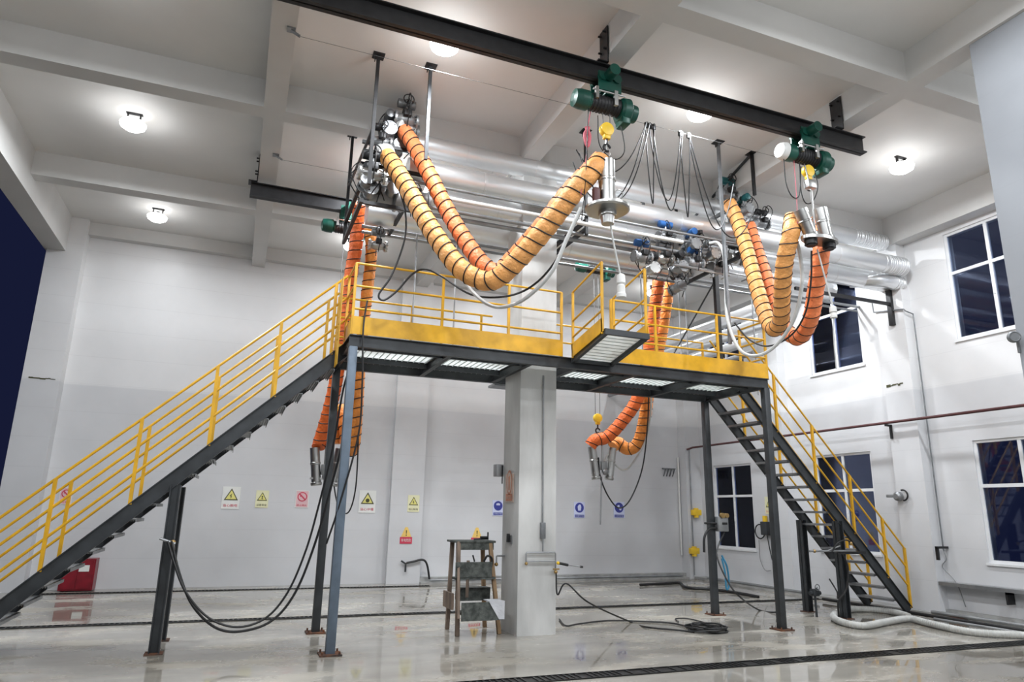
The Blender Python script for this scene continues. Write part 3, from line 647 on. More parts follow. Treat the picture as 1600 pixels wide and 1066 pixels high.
valve(at(634,188,Y=9.1), 1.1, 'steel_grey', 'grey topped valve highest on the left pipe ends, above the coral hose', 'X', seed=1)
valve(at(606,208,Y=9.2), 1.1, 'steel_grey', 'steel valve left of the coral hose top', 'Y', seed=2)
valve(at(581,272,Y=9.0), 1.2, 'black_metal', 'black topped valve left of the amber hose top', 'X', seed=3)
valve(at(577,300,Y=9.3), 1.1, 'steel_grey', 'steel valve above the deep orange hose', 'Y', seed=4)
valve(at(612,300,Y=9.3), 1.0, 'steel_grey', 'steel valve below the amber hose top', 'Y', seed=5)
valve(at(590,384,Y=10.4), .9, 'steel_grey', 'small valve over the left end of the rear guard rail', 'X', seed=6)
valve(at(1137,305,Y=9.0), 1.1, 'teal', 'teal valve on top of the right amber hose', 'X', seed=7)
valve(at(1163,330,Y=9.0), 1.0, 'teal', 'teal valve right of the right amber hose top', 'Y', seed=8)
for i, (x, y, Y, l) in enumerate(((571,285,9.1,'small black valve at the far left of the pipe ends, behind the post'), (595,222,9.1,'small black valve under the silver stub by the post'), (622,232,9.3,'small black valve between the coral and amber hose tops'), (645,320,9.4,'small black valve right of the amber hose, under the pipes'), (1152,345,9.2,'small black valve between the right amber and coral hoses'), (1190,350,9.4,'small black valve right of the thin black hanger'))):
    valve(at(x, y, Y=Y), .95, 'black_metal', l, 'YX'[i % 2], seed=60+i*3+1)
cl = [(1003,402,9.0,'blue','leftmost blue actuator valve of the middle manifold'), (1016,422,9.3,'black_metal','black valve at the lower left of the middle manifold'), (1040,372,9.1,'blue','upper left blue actuator valve of the middle manifold'), (1080,385,9.1,'blue','upper right blue actuator valve of the middle manifold'),
      (1037,405,9.2,'steel_grey','grey valve in the centre of the middle manifold'), (1060,420,9.2,'black_metal','black valve low in the centre of the middle manifold'), (1085,412,9.1,'blue','lower right blue actuator valve of the middle manifold'), (1110,400,9.1,'steel_grey','grey valve at the right of the middle manifold'),
      (1122,420,9.2,'steel_grey','grey valve under the white looped hose end'), (1058,450,9.9,'black_metal','dark valve hanging below the middle manifold'), (1150,405,9.4,'black_metal','dark valve behind the right amber hose')]
for i, (x, y, Y, a, l) in enumerate(cl): valve(at(x, y, Y=Y), 1.0, a, l, 'XY'[i % 2], wheel=i % 3 == 0, seed=20+i)
# manifold pipework joining the valves
mf = thing('manifold', 'cluster of small steel lines between the middle valves', 'pipework', at(1060,405,Y=9.4), None); rnd = random.Random(5)
for i in range(16):
    a = at(rnd.uniform(990,1120), rnd.uniform(375,430), Y=rnd.uniform(9.0,9.5)); L = rnd.uniform(.25,.8); k = i % 3
    b = a+V((L,0,0)); c_ = b+V((0,0,-rnd.uniform(.1,.3))) if k else b+V((0,rnd.uniform(.1,.4),0))
    MB().tube([a, a.lerp(b,.95), b+V((.01,0,-.01)) if k else b+V((.01,.01,0)), c_], .014+.008*(i % 2), 8).build('small_line', 'alu' if i % 4 else 'steel', mf)
for x in (560, 596, 612, 640):
    pass
MB().cyl(at(990,395,Y=9.3), at(1125,417,Y=9.3), .03, 10).build('header', 'steel', mf)
for i, (x, y) in enumerate(((576,335),(600,340),(566,290))):
    pass
# pipe stubs at the left end: flanged silver drums
for (x, y, Y, r, lab) in ((572,303,9.5,.17,'blind flanged silver drum end left of the amber hose'), (613,310,9.4,.17,'blind flanged silver drum end below the amber hose top'), (598,197,9.5,.12,'flanged silver pipe stub above the amber hose')):
    c = at(x, y, Y=Y); t = T(MB().lathe(c, (1,0,0), [(0,r*.4),(.01,r),(.03,r*1.15),(.06,r*1.15),(.061,r),(.5,r),(.51,r*1.1),(.55,r*1.1)]), 'pipe_stub', 'alu', lab, 'pipe')
# collars on hose tops
for (x, y, Y, lab, mm) in ((604,240,9.02,'cream wrapped cuff on the top of the amber hose','white_plastic'), (634,200,9.12,'cream wrapped cuff on the top of the coral hose','white_plastic')):
    c = at(x, y, Y=Y); T(MB().lathe(c+V((-.06,.12,.05)), (.5,-1,-.45), [(0,.10),(.02,.14),(.10,.145),(.16,.14),(.17,.12)]), 'hose_cuff', mm, lab, 'cuff')
# ================================================================== CABLES
cable('air_hose', PP((620,285,9.0),(633,330,8.9),(632,375,8.85),(612,430,8.8),(592,460,8.8),(600,469,8.8),(620,455,8.8),(645,428,8.8),(665,421,8.8),(690,432,8.75),(735,460,8.4),(785,464,8.0),(830,448,7.5),(870,405,7.1),(908,330,6.8)), .014, 'black', 'thin black hose snaking over the front rail under the amber hose', 'hose')
cable('air_hose', PP((722,426,8.4),(735,452,8.3),(760,474,8.1),(785,480,7.9),(820,467,7.5),(860,428,7.1),(885,375,6.9),(908,325,6.75)), .024, 'white_hose', 'grey white hose looping under the amber hose to the single head', 'hose')
cable('air_hose', PP((1108,380,8.8),(1122,380,8.7),(1131,400,8.6),(1134,450,8.5),(1137,500,8.4),(1155,545,8.2),(1180,556,8.0),(1210,542,7.7),(1240,500,7.3),(1253,445,7.0),(1250,400,6.9),(1240,360,6.8)), .026, 'white_hose', 'grey white hose hanging in a deep loop at the right hoses', 'hose')
cable('air_hose', PP((1268,392,6.9),(1267,440,7.0),(1258,490,7.2),(1235,525,7.5),(1200,541,7.8),(1170,530,8.1),(1148,505,8.5)), .013, 'black', 'thin black hose looping beside the grey white loop at right', 'hose')
cable('cord', PP((952,335,6.7),(957,370,6.72),(965,410,6.78),(969,428,6.8)), .012, 'white_hose', 'white cord hanging from the single head')
cable('cord', PP((1277,390,6.7),(1288,430,6.7),(1299,470,6.7),(1301,479,6.7)), .011, 'white_hose', 'white cord from the double head to the dangling fitting')
cable('cord', PP((1302,495,6.7),(1303,530,6.72),(1307,577,6.75)), .009, 'white_hose', 'white cord tail hanging across the upper window')
cable('air_hose', PP((1018,600,11.3),(1016,650,11.6),(1008,690,11.8),(990,722,11.9),(975,735,11.95),(960,725,12.0),(950,712,12.0),(944,722,11.95)), .02, 'white_hose', 'grey hose looping right of the double head below the platform', 'hose')
cable('air_hose', PP((1014,600,11.4),(1012,660,11.6),(1004,730,11.8),(985,780,11.9),(967,794,11.95),(950,775,11.95),(938,745,11.95),(935,715,11.95)), .014, 'black', 'thin black hose hanging in a long loop before the blue signs', 'hose')
cable('air_hose', PP((562,600,11.5),(560,680,11.6),(556,760,11.7),(545,800,11.8),(530,795,11.9),(522,760,12.0),(522,740,12.0)), .012, 'black', 'thin black hose looping beside the blue grey platform leg', 'hose')
cable('water_hose', PP((262,846,9.4),(272,880,9.35),(290,925,9.3),(325,965,9.3),(370,980,9.3),(415,966,9.3),(450,925,9.3),(478,860,9.3),(498,790,9.3),(520,700,9.2),(536,610,9.1),(547,575,9.02)), .013, 'black', 'black hose hanging in a low loop from the left stair leg, upper of two', 'hose')
cable('water_hose', PP((268,846,9.45),(280,895,9.4),(300,945,9.35),(335,980,9.35),(375,987,9.35),(425,970,9.35),(462,925,9.35),(492,850,9.35),(515,770,9.3),(535,690,9.2),(545,610,9.1),(549,560,9.03)), .015, 'black', 'black hose hanging in a low loop from the left stair leg, lower of two', 'hose')
cable('cord', PP((574,470,8.9),(569,500,8.88),(567,530,8.86),(566,600,8.88),(560,680,8.9),(530,790,8.95),(510,850,9.0)), .012, 'black', 'black cord dropping past the left platform corner')
t = thing('hose_clamp', 'pale steel valve clamp strapped to the left stair leg', 'clamp', (-.6, 9.5, 1.25))
c = at(266, 847, Y=9.5); MB().cyl(c+V((-.12,0,.04)), c+V((.06,-.02,-.02)), .016, 8).cyl(c+V((.03,-.02,0)), c+V((.05,-.02,-.12)), .02, 8).build('handle', 'alu', t); MB().ball(c+V((.03,0,-.01)), .035).build('valve_body', 'brass', t)
# festoon wires and loops
WZ = 7.28
for y, px0, lab in ((7.7, 'a', 'long thin steel wire that carries the looped cables'), (6.95, 'b', 'thin steel wire close beside the near crane beam'), (11.0, 'c', 'thin steel wire under the ceiling behind the left hangers')):
    t = thing('messenger_wire', lab, 'wire', (.15, y, WZ), 'wires across the ceiling')
    x1 = 7.74
    MB().cyl((.13, y, WZ), (x1, y, WZ), .0028, 6).build('wire', 'rope', t)
    MB().box((.0, y-.05, BB-.02), (.1, y+.05, BB)).bar((.05, y, BB-.02), (.16, y, WZ), .05, .012).build('end_clamp', 'alu', t)
lp = [((1010,180),(1000,250),(985,280)), ]
def onwire(px): return at(px, 190, Y=7.7).x
fx = [onwire(p) for p in (1010, 1015, 1021, 1062, 1075)]
def loop(x0, x1, drop, lab, y=7.7, z0=WZ, z1=WZ, r=.009):
    pts = []
    for i in range(13):
        u = i/12; pts.append(V((x0+(x1-x0)*u+.02*math.sin(7*u+x0), y+.03*math.sin(5*u), z0+(z1-z0)*u-drop*4*u*(1-u))))
    cable('festoon_cable', pts, r, 'black', lab, 'cable', 'black cable loops under the wire', k=3, n=6)
loop(H1+.1, fx[0], .55, 'black cable loop nearest the first hoist, shallow', z0=6.6)
loop(H1+.15, fx[1], .95, 'black cable loop nearest the first hoist, deeper', z0=6.55)
loop(H1+.05, fx[0], .9, 'lowest black cable loop by the first hoist', z0=6.4)
loop(fx[0], fx[2], 1.25, 'tight black cable loop hanging straight below the first clips')
loop(fx[1], fx[3], 1.15, 'deep black cable loop between the clip pairs')
loop(fx[2], fx[3]+.03, 1.3, 'deepest black cable loop over the silver pipe')
loop(fx[3], fx[4], 1.35, 'narrow black cable loop under the right clips')
loop(fx[4], H2-.5, 1.1, 'wide black cable loop running on to the right hoist', z1=6.6)
loop(fx[4]+.02, 6.95, 1.0, 'black cable loop passing the tall grey hanger', z1=6.3)
for i, x in enumerate(fx):
    t = T(MB().box((x-.03, 7.685, WZ-.06), (x+.03, 7.715, WZ+.02)).cyl((x, 7.68, WZ+.01), (x, 7.72, WZ+.01), .02, 10), 'cable_clip', 'black_metal', ['black cable clip on the wire, leftmost','black cable clip on the wire, second from left','black cable clip on the wire, third from left','black cable clip on the wire, fourth from left','black cable clip on the wire, rightmost'][i], 'clip', 'cable clips')
# pendant controls by the hoists
for (px, Yp, ztop, lab) in ((918, 6.75, 6.6, 'red pull cord box hanging left of the first hook'),):
    c = at(px, 210, Y=Yp); t = thing('hoist_pendant', lab, 'control', c)
    MB().tube(smooth([c+V((-.02,0,.1)), c+V((.03,0,-.02)), c+V((0,0,-.16)), c+V((-.04,0,-.02)), c+V((.02,0,.1))], 6), .022, 8).build('coiled_cord', 'pinkcord', t)
    MB().cyl(c+V((0,0,.08)), V((c.x+.05, Yp, 6.6)), .006, 6).cyl(c+V((0,0,-.15)), c+V((-.1,0,-.85)), .004, 6).build('cord', 'pinkcord', t)
cable('cord', [V((H2-.42,YN,6.62)), V((H2-.42,YN,6.2)), V((H2-.33,YN,6.0)), V((H2-.2,YN,6.05)), V((H2-.12,YN,6.5))], .008, 'black', 'black cord looping left of the right hook')
cable('cord', [V((H2+.12,YN,6.5)), V((H2+.16,YN,6.25)), V((H2+.04,YN,6.0)), V((H2-.1,YN,5.95)), V((H2-.16,YN,6.15)), V((H2-.14,YN,6.55))], .008, 'black', 'black cord looping round the right hook block')
cable('cord', [V((H2-.24,YN,6.6)), V((H2-.25,YN,6.0)), V((H2-.28,YN,5.6))], .005, 'pinkcord', 'thin red cord beside the right hook')
cable('cord', [V((H1-.25,YN,6.6)), V((H1-.27,YN,6.2)), V((H1-.3,YN,5.6)), V((H1-.2,YN+.3,5.2))], .006, 'black', 'thin black cord hanging left of the first hook')
cable('cord', [V((H1+.2,YN,6.5)), V((H1+.25,YN,6.1)), V((H1+.1,YN,5.95)), V((H1-.1,YN,6.1)), V((H1-.12,YN,6.5))], .007, 'black', 'black cord looping round the first hook block')
for i, (x, Yp, zt) in enumerate(((650,10.5,0),(713,10.4,0),(1000,10.5,0),(1058,10.5,0),(1068,10.5,0),(1170,10.3,0))):
    a = at(x, 400, Y=Yp); T(MB().cyl((a.x, Yp, PZ), (a.x, Yp, zF-.2), .014, 8), 'standpipe', 'alu', ['thin grey upright pipe right of the left hanging hoses','thin grey upright pipe left of the column','thin upright pipe left of the red orange hose','thin upright pipe right of the red orange hose','second thin upright pipe right of the red orange hose','thin grey upright pipe behind the right amber hose'][i], 'pipe', 'thin upright pipes on the platform')
# ================================================================== COLUMN FITTINGS
c = at(849, 700, Y=9.52); t = thing('conduit', 'thin grey conduit down the front of the concrete column', 'pipe', (c.x, 9.53, 1.3))
MB().cyl((c.x, 9.53, 1.55), (c.x, 9.53, 3.75), .013, 8).build('tube', 'alu', t); MB().box((c.x-.035, 9.49, 1.32), (c.x+.035, 9.55, 1.55), .005).build('junction_box', 'steel_grey', t)
a = at(822, 866, Y=9.5); b = at(868, 862, Y=9.5)
t = thing('washdown_pipe', 'pale steel pipe frame with taps on the front of the column', 'pipework', (a.x, 9.5, a.z))
MB().tube([(a.x, 9.5, a.z-.12), (a.x, 9.5, a.z), (a.x+.01, 9.5, a.z+.02), (b.x-.01, 9.5, a.z+.02), (b.x, 9.5, a.z), (b.x, 9.5, a.z-.25)], .012, 8).cyl((a.x, 9.5, a.z-.1), (b.x, 9.5, a.z-.1), .01, 8).cyl((c.x, 9.51, a.z+.02), (c.x, 9.51, 1.33), .012, 8).build('tube', 'alu', t)
MB().ball((b.x, 9.49, a.z-.25), .028).box((b.x-.05, 9.47, a.z-.22), (b.x+.05, 9.485, a.z-.20)).build('tap', 'brass', t)
MB().ball((a.x, 9.49, a.z-.13), .024).build('tap', 'brass', t)
cable('water_hose', [V((b.x, 9.48, a.z-.26)), V((b.x+.01, 9.45, .55))] + [at(885,912,Y=9.4), at(920,942,Y=9.35)] + [at(x,y,Z=.015) for x, y in ((985,972),(1010,980),(1060,985),(1085,988))], .012, 'black', 'black hose falling from the column tap across the floor', 'hose')
cable('water_hose', [at(x,y,Z=.016) for x, y in ((874,968),(884,978),(905,975),(950,970),(1000,971),(1050,974),(1082,982))], .012, 'black', 'black hose lying straight on the floor from the column foot', 'hose')
co = MB(); rnd = random.Random(3); cc = V((6.84, 9.22, 0))
pts = []
for i in range(150):
    an = i*2*PI/24; R = .22+.06*math.sin(i*.37); pts.append(cc+V((R*1.15*math.cos(an), R*math.sin(an)*1.1, .015+.012*(i//24)+.004*math.sin(i))))
T(co.tube(smooth(pts, 3), .012, 6), 'coiled_hose', 'black', 'coil of black hose lying on the wet floor right of the column', 'hose')
cable('water_hose', [at(x,y,Z=.014) for x, y in ((1060,972),(1056,967),(1075,967),(1100,973),(1118,980))], .01, 'black', 'loose black hose end curling above the coil', 'hose')
# spray gun
c = at(872, 880, Y=9.45); t = thing('spray_lance', 'black spray lance held level at the right side of the column', 'sprayer', c)
MB().cyl(c, c+V((.16,0,-.03)), .02, 10).build('grip', 'black', t); MB().cyl(c+V((.16,0,-.03)), c+V((.36,0,-.055)), .008, 8).build('tube', 'alu', t); MB().cyl(c+V((.36,0,-.055)), c+V((.40,0,-.06)), .016, 8).build('tip', 'black', t); MB().ball(c, .025).build('coupling', 'yellow_bright', t)
# left face
def lf(px, py): return at(px, py, X=3.89)
c = lf(797, 843); t = thing('switch_box', 'grey switch on the left face of the column below the orange sign', 'switch', c)
MB().box(c+V((-.015,-.1,-.06)), c+V((0,.1,.06))).build('back_plate', 'alu', t); MB().box(c+V((-.05,-.03,-.04)), c+V((-.015,.03,.08)), .005).build('switch', 'black', t)
c = lf(786, 736); t = thing('control_box', 'grey control box at the upper left edge of the column', 'box', c)
MB().box(c+V((-.12,-.03,-.09)), c+V((0,.12,.1)), .008).build('body', 'alu', t); MB().cyl(c+V((-.03,-.05,.08)), c+V((-.03,-.05,-.2)), .01, 8).build('cord', 'black', t)
c = lf(786, 868); t = thing('tap', 'brass tap on a bent pipe at the left side of the column', 'tap', c)
MB().tube([c+V((0,0,0)), c+V((-.02,-.1,.0)), c+V((-.14,-.12,0)), c+V((-.15,-.12,-.01)), c+V((-.15,-.12,-.12))], .012, 8).build('bent_pipe', 'alu', t); MB().ball(c+V((-.15,-.12,-.12)), .028).build('tap_body', 'brass', t)
c = at(770, 603, Y=10.8); T(MB().box((c.x-.03, 10.62, c.z-.02), (c.x+.3, 10.95, c.z+.02)).box((c.x+.05, 10.62, c.z+.02), (c.x+.3, 10.66, PZ-.14)), 'ledge_plate', 'steel_grey', 'small grey shelf plate left of the column under the platform', 'plate')
# ================================================================== WORK STOOL
st = thing('step_stand', 'worn wooden step stand with black boards left of the column', 'step stand', (3.4, 10.1, 0))
F = [V((3.09,9.78,0)), V((3.72,9.80,0)), V((3.12,10.38,0)), V((3.72,10.42,0))]; TP = [V((3.13,10.0,1.24)), V((3.62,10.0,1.24)), V((3.14,10.34,1.24)), V((3.62,10.34,1.24))]
for i in range(4): MB().bar(F[i], TP[i], .055, .06, up=V((0,1,0)), bev=.004).build('leg', 'wood' if i % 2 == 0 else 'wood_tan', st)
MB().box((3.07, 9.96, 1.24), (3.70, 10.4, 1.27), .004).box((3.10, 9.97, 1.14), (3.67, 9.99, 1.24)).build('top_board', 'black_board', st)
MB().box((3.05, 9.84, .74), (3.66, 10.0, .77)).box((3.05, 9.83, .77), (3.60, 9.85, .98)).build('upper_step', 'black_board', st)
MB().box((3.08, 9.60, .30), (3.70, 9.86, .33)).box((3.08, 9.585, .12+.1), (3.70, 9.605, .46)).box((3.2, 10.1, .42), (3.68, 10.3, .6)).build('lower_step', 'black_board', st)
MB().bar((3.05, 9.62, .25), (3.12, 9.98, 1.25), .035, .05).build('side_rail', 'wood', st); MB().bar((3.24, 9.86, .5), (3.25, 9.88, 1.0), .04, .05).build('side_rail', 'wood', st)
MB().box((3.03, 9.9, .33), (3.06, 10.35, .55)).build('side_board', 'wood', st)
T(MB().prism([(3.48,9.575,.46), (3.71,9.575,.46), (3.71,9.575,.23), (3.63,9.575,.23)], (0,.01,0)).box((3.48,9.575,.46),(3.71,9.83,.472)), 'rag', 'cloth', 'pale rag draped over the right corner of the lowest step', 'cloth')
t = thing('hand_tool', 'small dark clamp tool lying on top of the wooden stand', 'tool', (3.5, 10.1, 1.27))
MB().bar((3.4,10.1,1.285), (3.62,10.1,1.295), .03, .025).build('bar', 'steel_dark', t); MB().cyl((3.62,10.1,1.28), (3.62,10.1,1.39), .012, 8).bar((3.62,10.1,1.31), (3.5,10.1,1.31), .03, .04).build('jaw', 'black_metal', t)
T(MB().tube(smooth([V((3.50,9.92,.98)), V((3.55,9.9,1.06)), V((3.62,9.9,1.02)), V((3.62,9.92,.9))], 6), .016, 8).tube([V((3.36,9.92,.98)), V((3.33,9.92,1.07))], .012, 8), 'black_cord_hook', 'black', 'black curled cord end hanging on the stand middle step', 'cord')
# ================================================================== SIGNS
def sign(c, ux, n, wd, ht, kind, txt, label, base='sign_white', cat='sign'):
    """c centre on the wall, ux rightwards, n out of the wall"""
    up = V((0,0,1)); c = V(c)+n*.004; t = thing('safety_sign', label, cat, c, None)
    if kind != 'stack': MB().obox(c+n*.004, ux, up, n, (wd, ht, .008)).build('plate', base, t)
    f = c+n*.009
    def poly(pts, m, name, d=.001): return MB().prism([f+ux*a+up*b+n*d for a, b in pts], n*.001).build(name, m, t)
    def circ(r, cx, cy, k=24, sx=1): return [(cx+r*sx*math.cos(2*PI*i/k), cy+r*math.sin(2*PI*i/k)) for i in range(k)]
    if kind in ('tri', 'bang', 'blob', 'hand'):
        s = wd*.40; y0 = ht*.08; tri = lambda q: [(-s*q, y0-s*.62*q), (s*q, y0-s*.62*q), (0, y0+s*1.12*q)]
        poly(tri(1), 'sign_black', 'triangle_border'); poly(tri(.76), 'sign_yellow', 'triangle', .003)
        if kind == 'bang': poly([(-.012,y0-.0),(.012,y0-.0),(.018,y0+.35*s),(-.018,y0+.35*s)], 'sign_black', 'symbol', .005); poly(circ(.016,0,y0-.2*s), 'sign_black', 'symbol_dot', .005)
        elif kind == 'blob': poly(circ(s*.3,0,y0-.1*s,9), 'sign_black', 'symbol', .005)
        else: poly([(-.02,y0-.4*s),(.02,y0-.1*s),(-.01,y0-.08*s),(.015,y0+.4*s),(-.03,y0),(0,y0-.04*s)], 'sign_black', 'symbol', .005)
        lettering(txt, f+up*(-ht*.34), ux, up, ht*.13, 'sign_red' if kind in ('tri', 'blob') else 'sign_black', t, wd*.8, .004)
    elif kind == 'ban':
        MB().obox(c+n*.0085, ux, up, n, (wd*.9, ht*.93, .001)).build('panel', 'sign_pink', t); r = wd*.36; y0 = ht*.13
        poly(circ(r,0,y0), 'sign_red', 'ring', .002); poly(circ(r*.78,0,y0), 'sign_pink', 'ring_inside', .004)
        poly([(-r*.7,y0+r*.5),(-r*.5,y0+r*.7),(r*.7,y0-r*.5),(r*.5,y0-r*.7)], 'sign_red', 'slash', .006); poly([(-r*.4,y0+r*.5),(-.0,y0+r*.1),(-r*.5,y0-r*.05)], 'sign_red', 'symbol', .0065)
        lettering(txt, f+up*(-ht*.36), ux, up, ht*.12, 'sign_red', t, wd*.75, .004)
    elif kind == 'blue':
        r = wd*.40; y0 = ht*.14; poly(circ(r,0,y0), 'sign_blue', 'disc', .001)
        if 'glove' in label: poly([(-r*.3,y0-r*.6),(r*.3,y0-r*.6),(r*.42,y0+r*.1),(r*.3,y0+r*.6),(-r*.1,y0+r*.65),(-r*.42,y0+r*.2)], 'sign_pale', 'symbol', .003)
        elif 'gogg' in label: poly([(-r*.4,y0+r*.1),(r*.4,y0+r*.1),(r*.45,y0+r*.45),(0,y0+r*.6),(-r*.45,y0+r*.45)], 'sign_pale', 'symbol', .003)
        else:
            poly([(-r*.5,y0+r*.1),(r*.1,y0+r*.1),(r*.1,y0+r*.5),(-r*.3,y0+r*.5)], 'sign_pale', 'symbol', .003); poly([(-r*.1,y0-r*.1),(r*.6,y0-r*.1),(r*.4,y0-r*.55),(r*.1,y0-r*.5)], 'sign_pale', 'symbol', .003)
        poly([(-wd*.42,-ht*.46),(wd*.42,-ht*.46),(wd*.42,-ht*.30),(-wd*.42,-ht*.30)], 'sign_blue', 'text_band', .001)
        lettering(txt, f+up*(-ht*.38), ux, up, ht*.10, 'sign_pale', t, wd*.75, .004)
    elif kind == 'stack':
        MB().prism([c+ux*a+up*b for a, b in ((-wd*.42,-ht*.08),(wd*.42,-ht*.08),(.03,ht*.5),(-.03,ht*.5))], n*.008).build('triangle', 'sign_amber', t)
        MB().obox(c+up*(-ht*.29)+n*.004, ux, up, n, (wd, ht*.40, .008)).build('plate', 'sign_red', t)
        poly([(-.008,.1*ht),(.008,.1*ht),(.014,.32*ht),(-.014,.32*ht)], 'sign_black', 'symbol', .002); poly(circ(.014,0,.02*ht), 'sign_black', 'symbol_dot', .002)
        lettering(txt, f+up*(-ht*.28), ux, up, ht*.18, 'sign_white', t, wd*.8, .004)
    elif kind == 'column':
        r = wd*.34; y0 = ht*.2; poly(circ(r*1.6,0,y0,24,.62), 'sign_orange', 'ring', .001); poly(circ(r*1.3,0,y0,24,.6), 'sign_peach', 'ring_inside', .003); poly([(-.02,y0-r),(.03,y0-r),(.03,y0+r*.9),(-.03,y0+r*.7)], 'sign_orange', 'symbol', .005)
        poly([(-wd*.38,-ht*.45),(wd*.38,-ht*.45),(wd*.38,-ht*.2),(-wd*.38,-ht*.2)], 'sign_orange', 'text_band', .001); lettering(txt, f+up*(-ht*.33), ux, up, ht*.09, 'sign_peach', t, wd*.6, .004)
    return t
UX = V((1,0,0)); NB = V((0,-1,0))
def bsign(px, py, w, h, kind, txt, label, base='sign_white', Y=YB):
    c = at(px, py, Y=Y); sx = at(px+w/2, py, Y=Y).x-at(px-w/2, py, Y=Y).x; sz = at(px, py-h/2, Y=Y).z-at(px, py+h/2, Y=Y).z
    return sign(c, UX, NB, sx, sz, kind, txt, label, base)
bsign(361, 778, 28, 35, 'tri', '当心触电', 'larger white sign with a yellow triangle, leftmost on the back wall')
bsign(409.5, 780, 20, 27, 'bang', '注意安全', 'small pale yellow sign with an exclamation triangle, left on the back wall', 'sign_cream')
bsign(472, 780, 21, 27, 'ban', '禁止烟火', 'pink and red prohibition sign left of the dark platform leg')
bsign(574, 784, 26, 35, 'blob', '当心中毒', 'white sign with a yellow triangle between the platform leg and the pilaster')
bsign(646, 787, 18, 26, 'hand', '当心触电', 'small cream yellow triangle sign on the pilaster', 'sign_cream', Y=16.72)
bsign(634.5, 837, 19, 26, 'stack', '有电危险', 'amber triangle over a red plate low on the pilaster', Y=16.72)
bsign(745, 838, 18, 27, 'stack', '有电危险', 'amber triangle over a red plate behind the wooden stand')
bsign(778, 794, 17, 24, 'blue', '必须戴防护眼镜', 'blue goggles sign partly behind the concrete column', 'sign_pale')
bsign(905, 797, 17, 25, 'blue', '必须戴防护手套', 'blue glove sign just right of the concrete column', 'sign_pale')
bsign(967, 797, 17, 25, 'blue', '必须穿防护服', 'blue round sign behind the looped black hose', 'sign_pale')
bsign(103, 775, 20, 27, 'ban', '禁止吸烟', 'pale red ringed sign on the left wall end behind the stair rails', 'sign_white', Y=16.55 if at(103,775,Y=16.55).x < -3.62 else YB)
c = lf(797, 763); sign(c, V((0,-1,0)), V((-1,0,0)), .34, .42, 'column', '当心坠落', 'faded orange sign on the left face of the concrete column', 'sign_peach')
c = at(1203, 790, X=XR); sign(c, V((0,-1,0)), V((-1,0,0)), .32, .42, 'tri', '当心机械伤人', 'yellow triangle sign on the right wall between the lower windows', 'sign_cream')
# ================================================================== RIGHT WALL ITEMS
def rw(px, py, X=XR): return at(px, py, X=X)
T(MB().cyl((12.0, 4.5, 3.56), (12.0, YB-.5, 3.56), .028, 12).cyl((12.0, YB-.5, 3.56), (11.85, YB-.42, 3.5), .028, 12), 'wall_pipe', 'redpipe', 'long dark red pipe along the right wall', 'pipe')
for y, lab in ((10.0, 'dark bracket carrying the red pipe on the pilaster'), (6.2, 'dark bracket carrying the red pipe near the pillar')):
    xw = 12.12 if y == 10.0 else XR
    T(MB().bar((11.96, y, 3.51), (xw, y, 3.51), .04, .04).bar((xw-.02, y, 3.53), (xw-.02, y, 3.25), .04, .04), 'pipe_bracket', 'black_metal', lab, 'bracket')
z0 = 5.75; t = thing('conduit', 'thin dark conduit down the right wall beside the pilaster', 'pipe', (12.3, 9.38, .8))
MB().tube([(12.1, 10.1, 6.1), (12.09, 10.08, 5.9), (12.09, 9.38, 5.78), (12.1, 9.36, 5.74), (12.31, 9.36, 5.7), (12.31, 9.36, 5.6), (12.31, 9.36, 1.2)], .013, 8).build('tube', 'steel_grey', t)
MB().tube(smooth([V((12.3,9.36,1.2)), V((12.28,9.3,1.0)), V((12.29,9.4,.85)), V((12.26,9.15,.6)), V((12.28,9.05,.2))], 6), .01, 6).build('loose_wires', 'alu', t)
T(MB().bar((12.05, 9.3, 1.2), (XR-.01, 9.3, 1.2), .05, .04).bar((12.07, 9.3, 1.2), (12.07, 9.3, .98), .05, .04, up=V((1,0,0))), 'pipe_bracket', 'black_metal', 'black angle bracket low on the wall beside the conduit', 'bracket')
t = thing('cable_tray', 'long pale cable tray low along the right wall', 'tray', (12.2, 8, .56))
MB().box((12.13, 4.5, .54), (12.33, 9.4, .60)).build('tray', 'alu', t)
for y in (5.6, 6.9, 8.2): MB().box((12.15, y, .34), (12.33, y+.03, .54)).box((12.15, y, .5), (12.33, y+.03, .54)).build('support', 'black_metal', t)
c = rw(1407, 776, 12.12); t = thing('alarm_horn', 'round white alarm horn with a black curved cable on the pilaster', 'alarm', c)
MB().lathe(c, (-1,0,0), [(0,.06),(.03,.09),(.1,.085),(.13,.05)]).box(c+V((-.08,.06,-.02)), c+V((-.02,.26,.04)), .008).build('body', 'alu', t)
MB().torus(c+V((-.05,-.1,.02)), (1,0,0), .10, .016, 20, 8, -PI*.6, PI*.5).build('cable', 'black', t)
c = rw(1200, 822, XR); t = thing('alarm_bell', 'dark alarm unit with a coiled black cable below the yellow triangle sign', 'alarm', c)
MB().box(c+V((-.14,-.1,-.22)), c+V((0,.12,.1)), .015).build('body', 'steel_dark', t); MB().cyl(c+V((-.08,0,.1)), c+V((-.08,0,.24)), .06, 14).build('beacon', 'yellow_bright', t)
MB().torus(c+V((-.07,.22,-.14)), (1,0,0), .17, .016, 24, 8).build('cable', 'black', t)
cable('cord', [c+V((-.05,.0,-.2)), c+V((-.05,-.05,-.5)), c+V((-.05,-.12,-.8))], .012, 'steel_dark', 'dark cord hanging under the alarm unit')
cable('cord', [c+V((-.05,.3,-.35)), c+V((-.05,.3,-.8)), c+V((-.05,.15,-1.05)), c+V((-.05,-.05,-1.05))], .006, 'rope', 'thin wire loop hanging under the alarm unit')
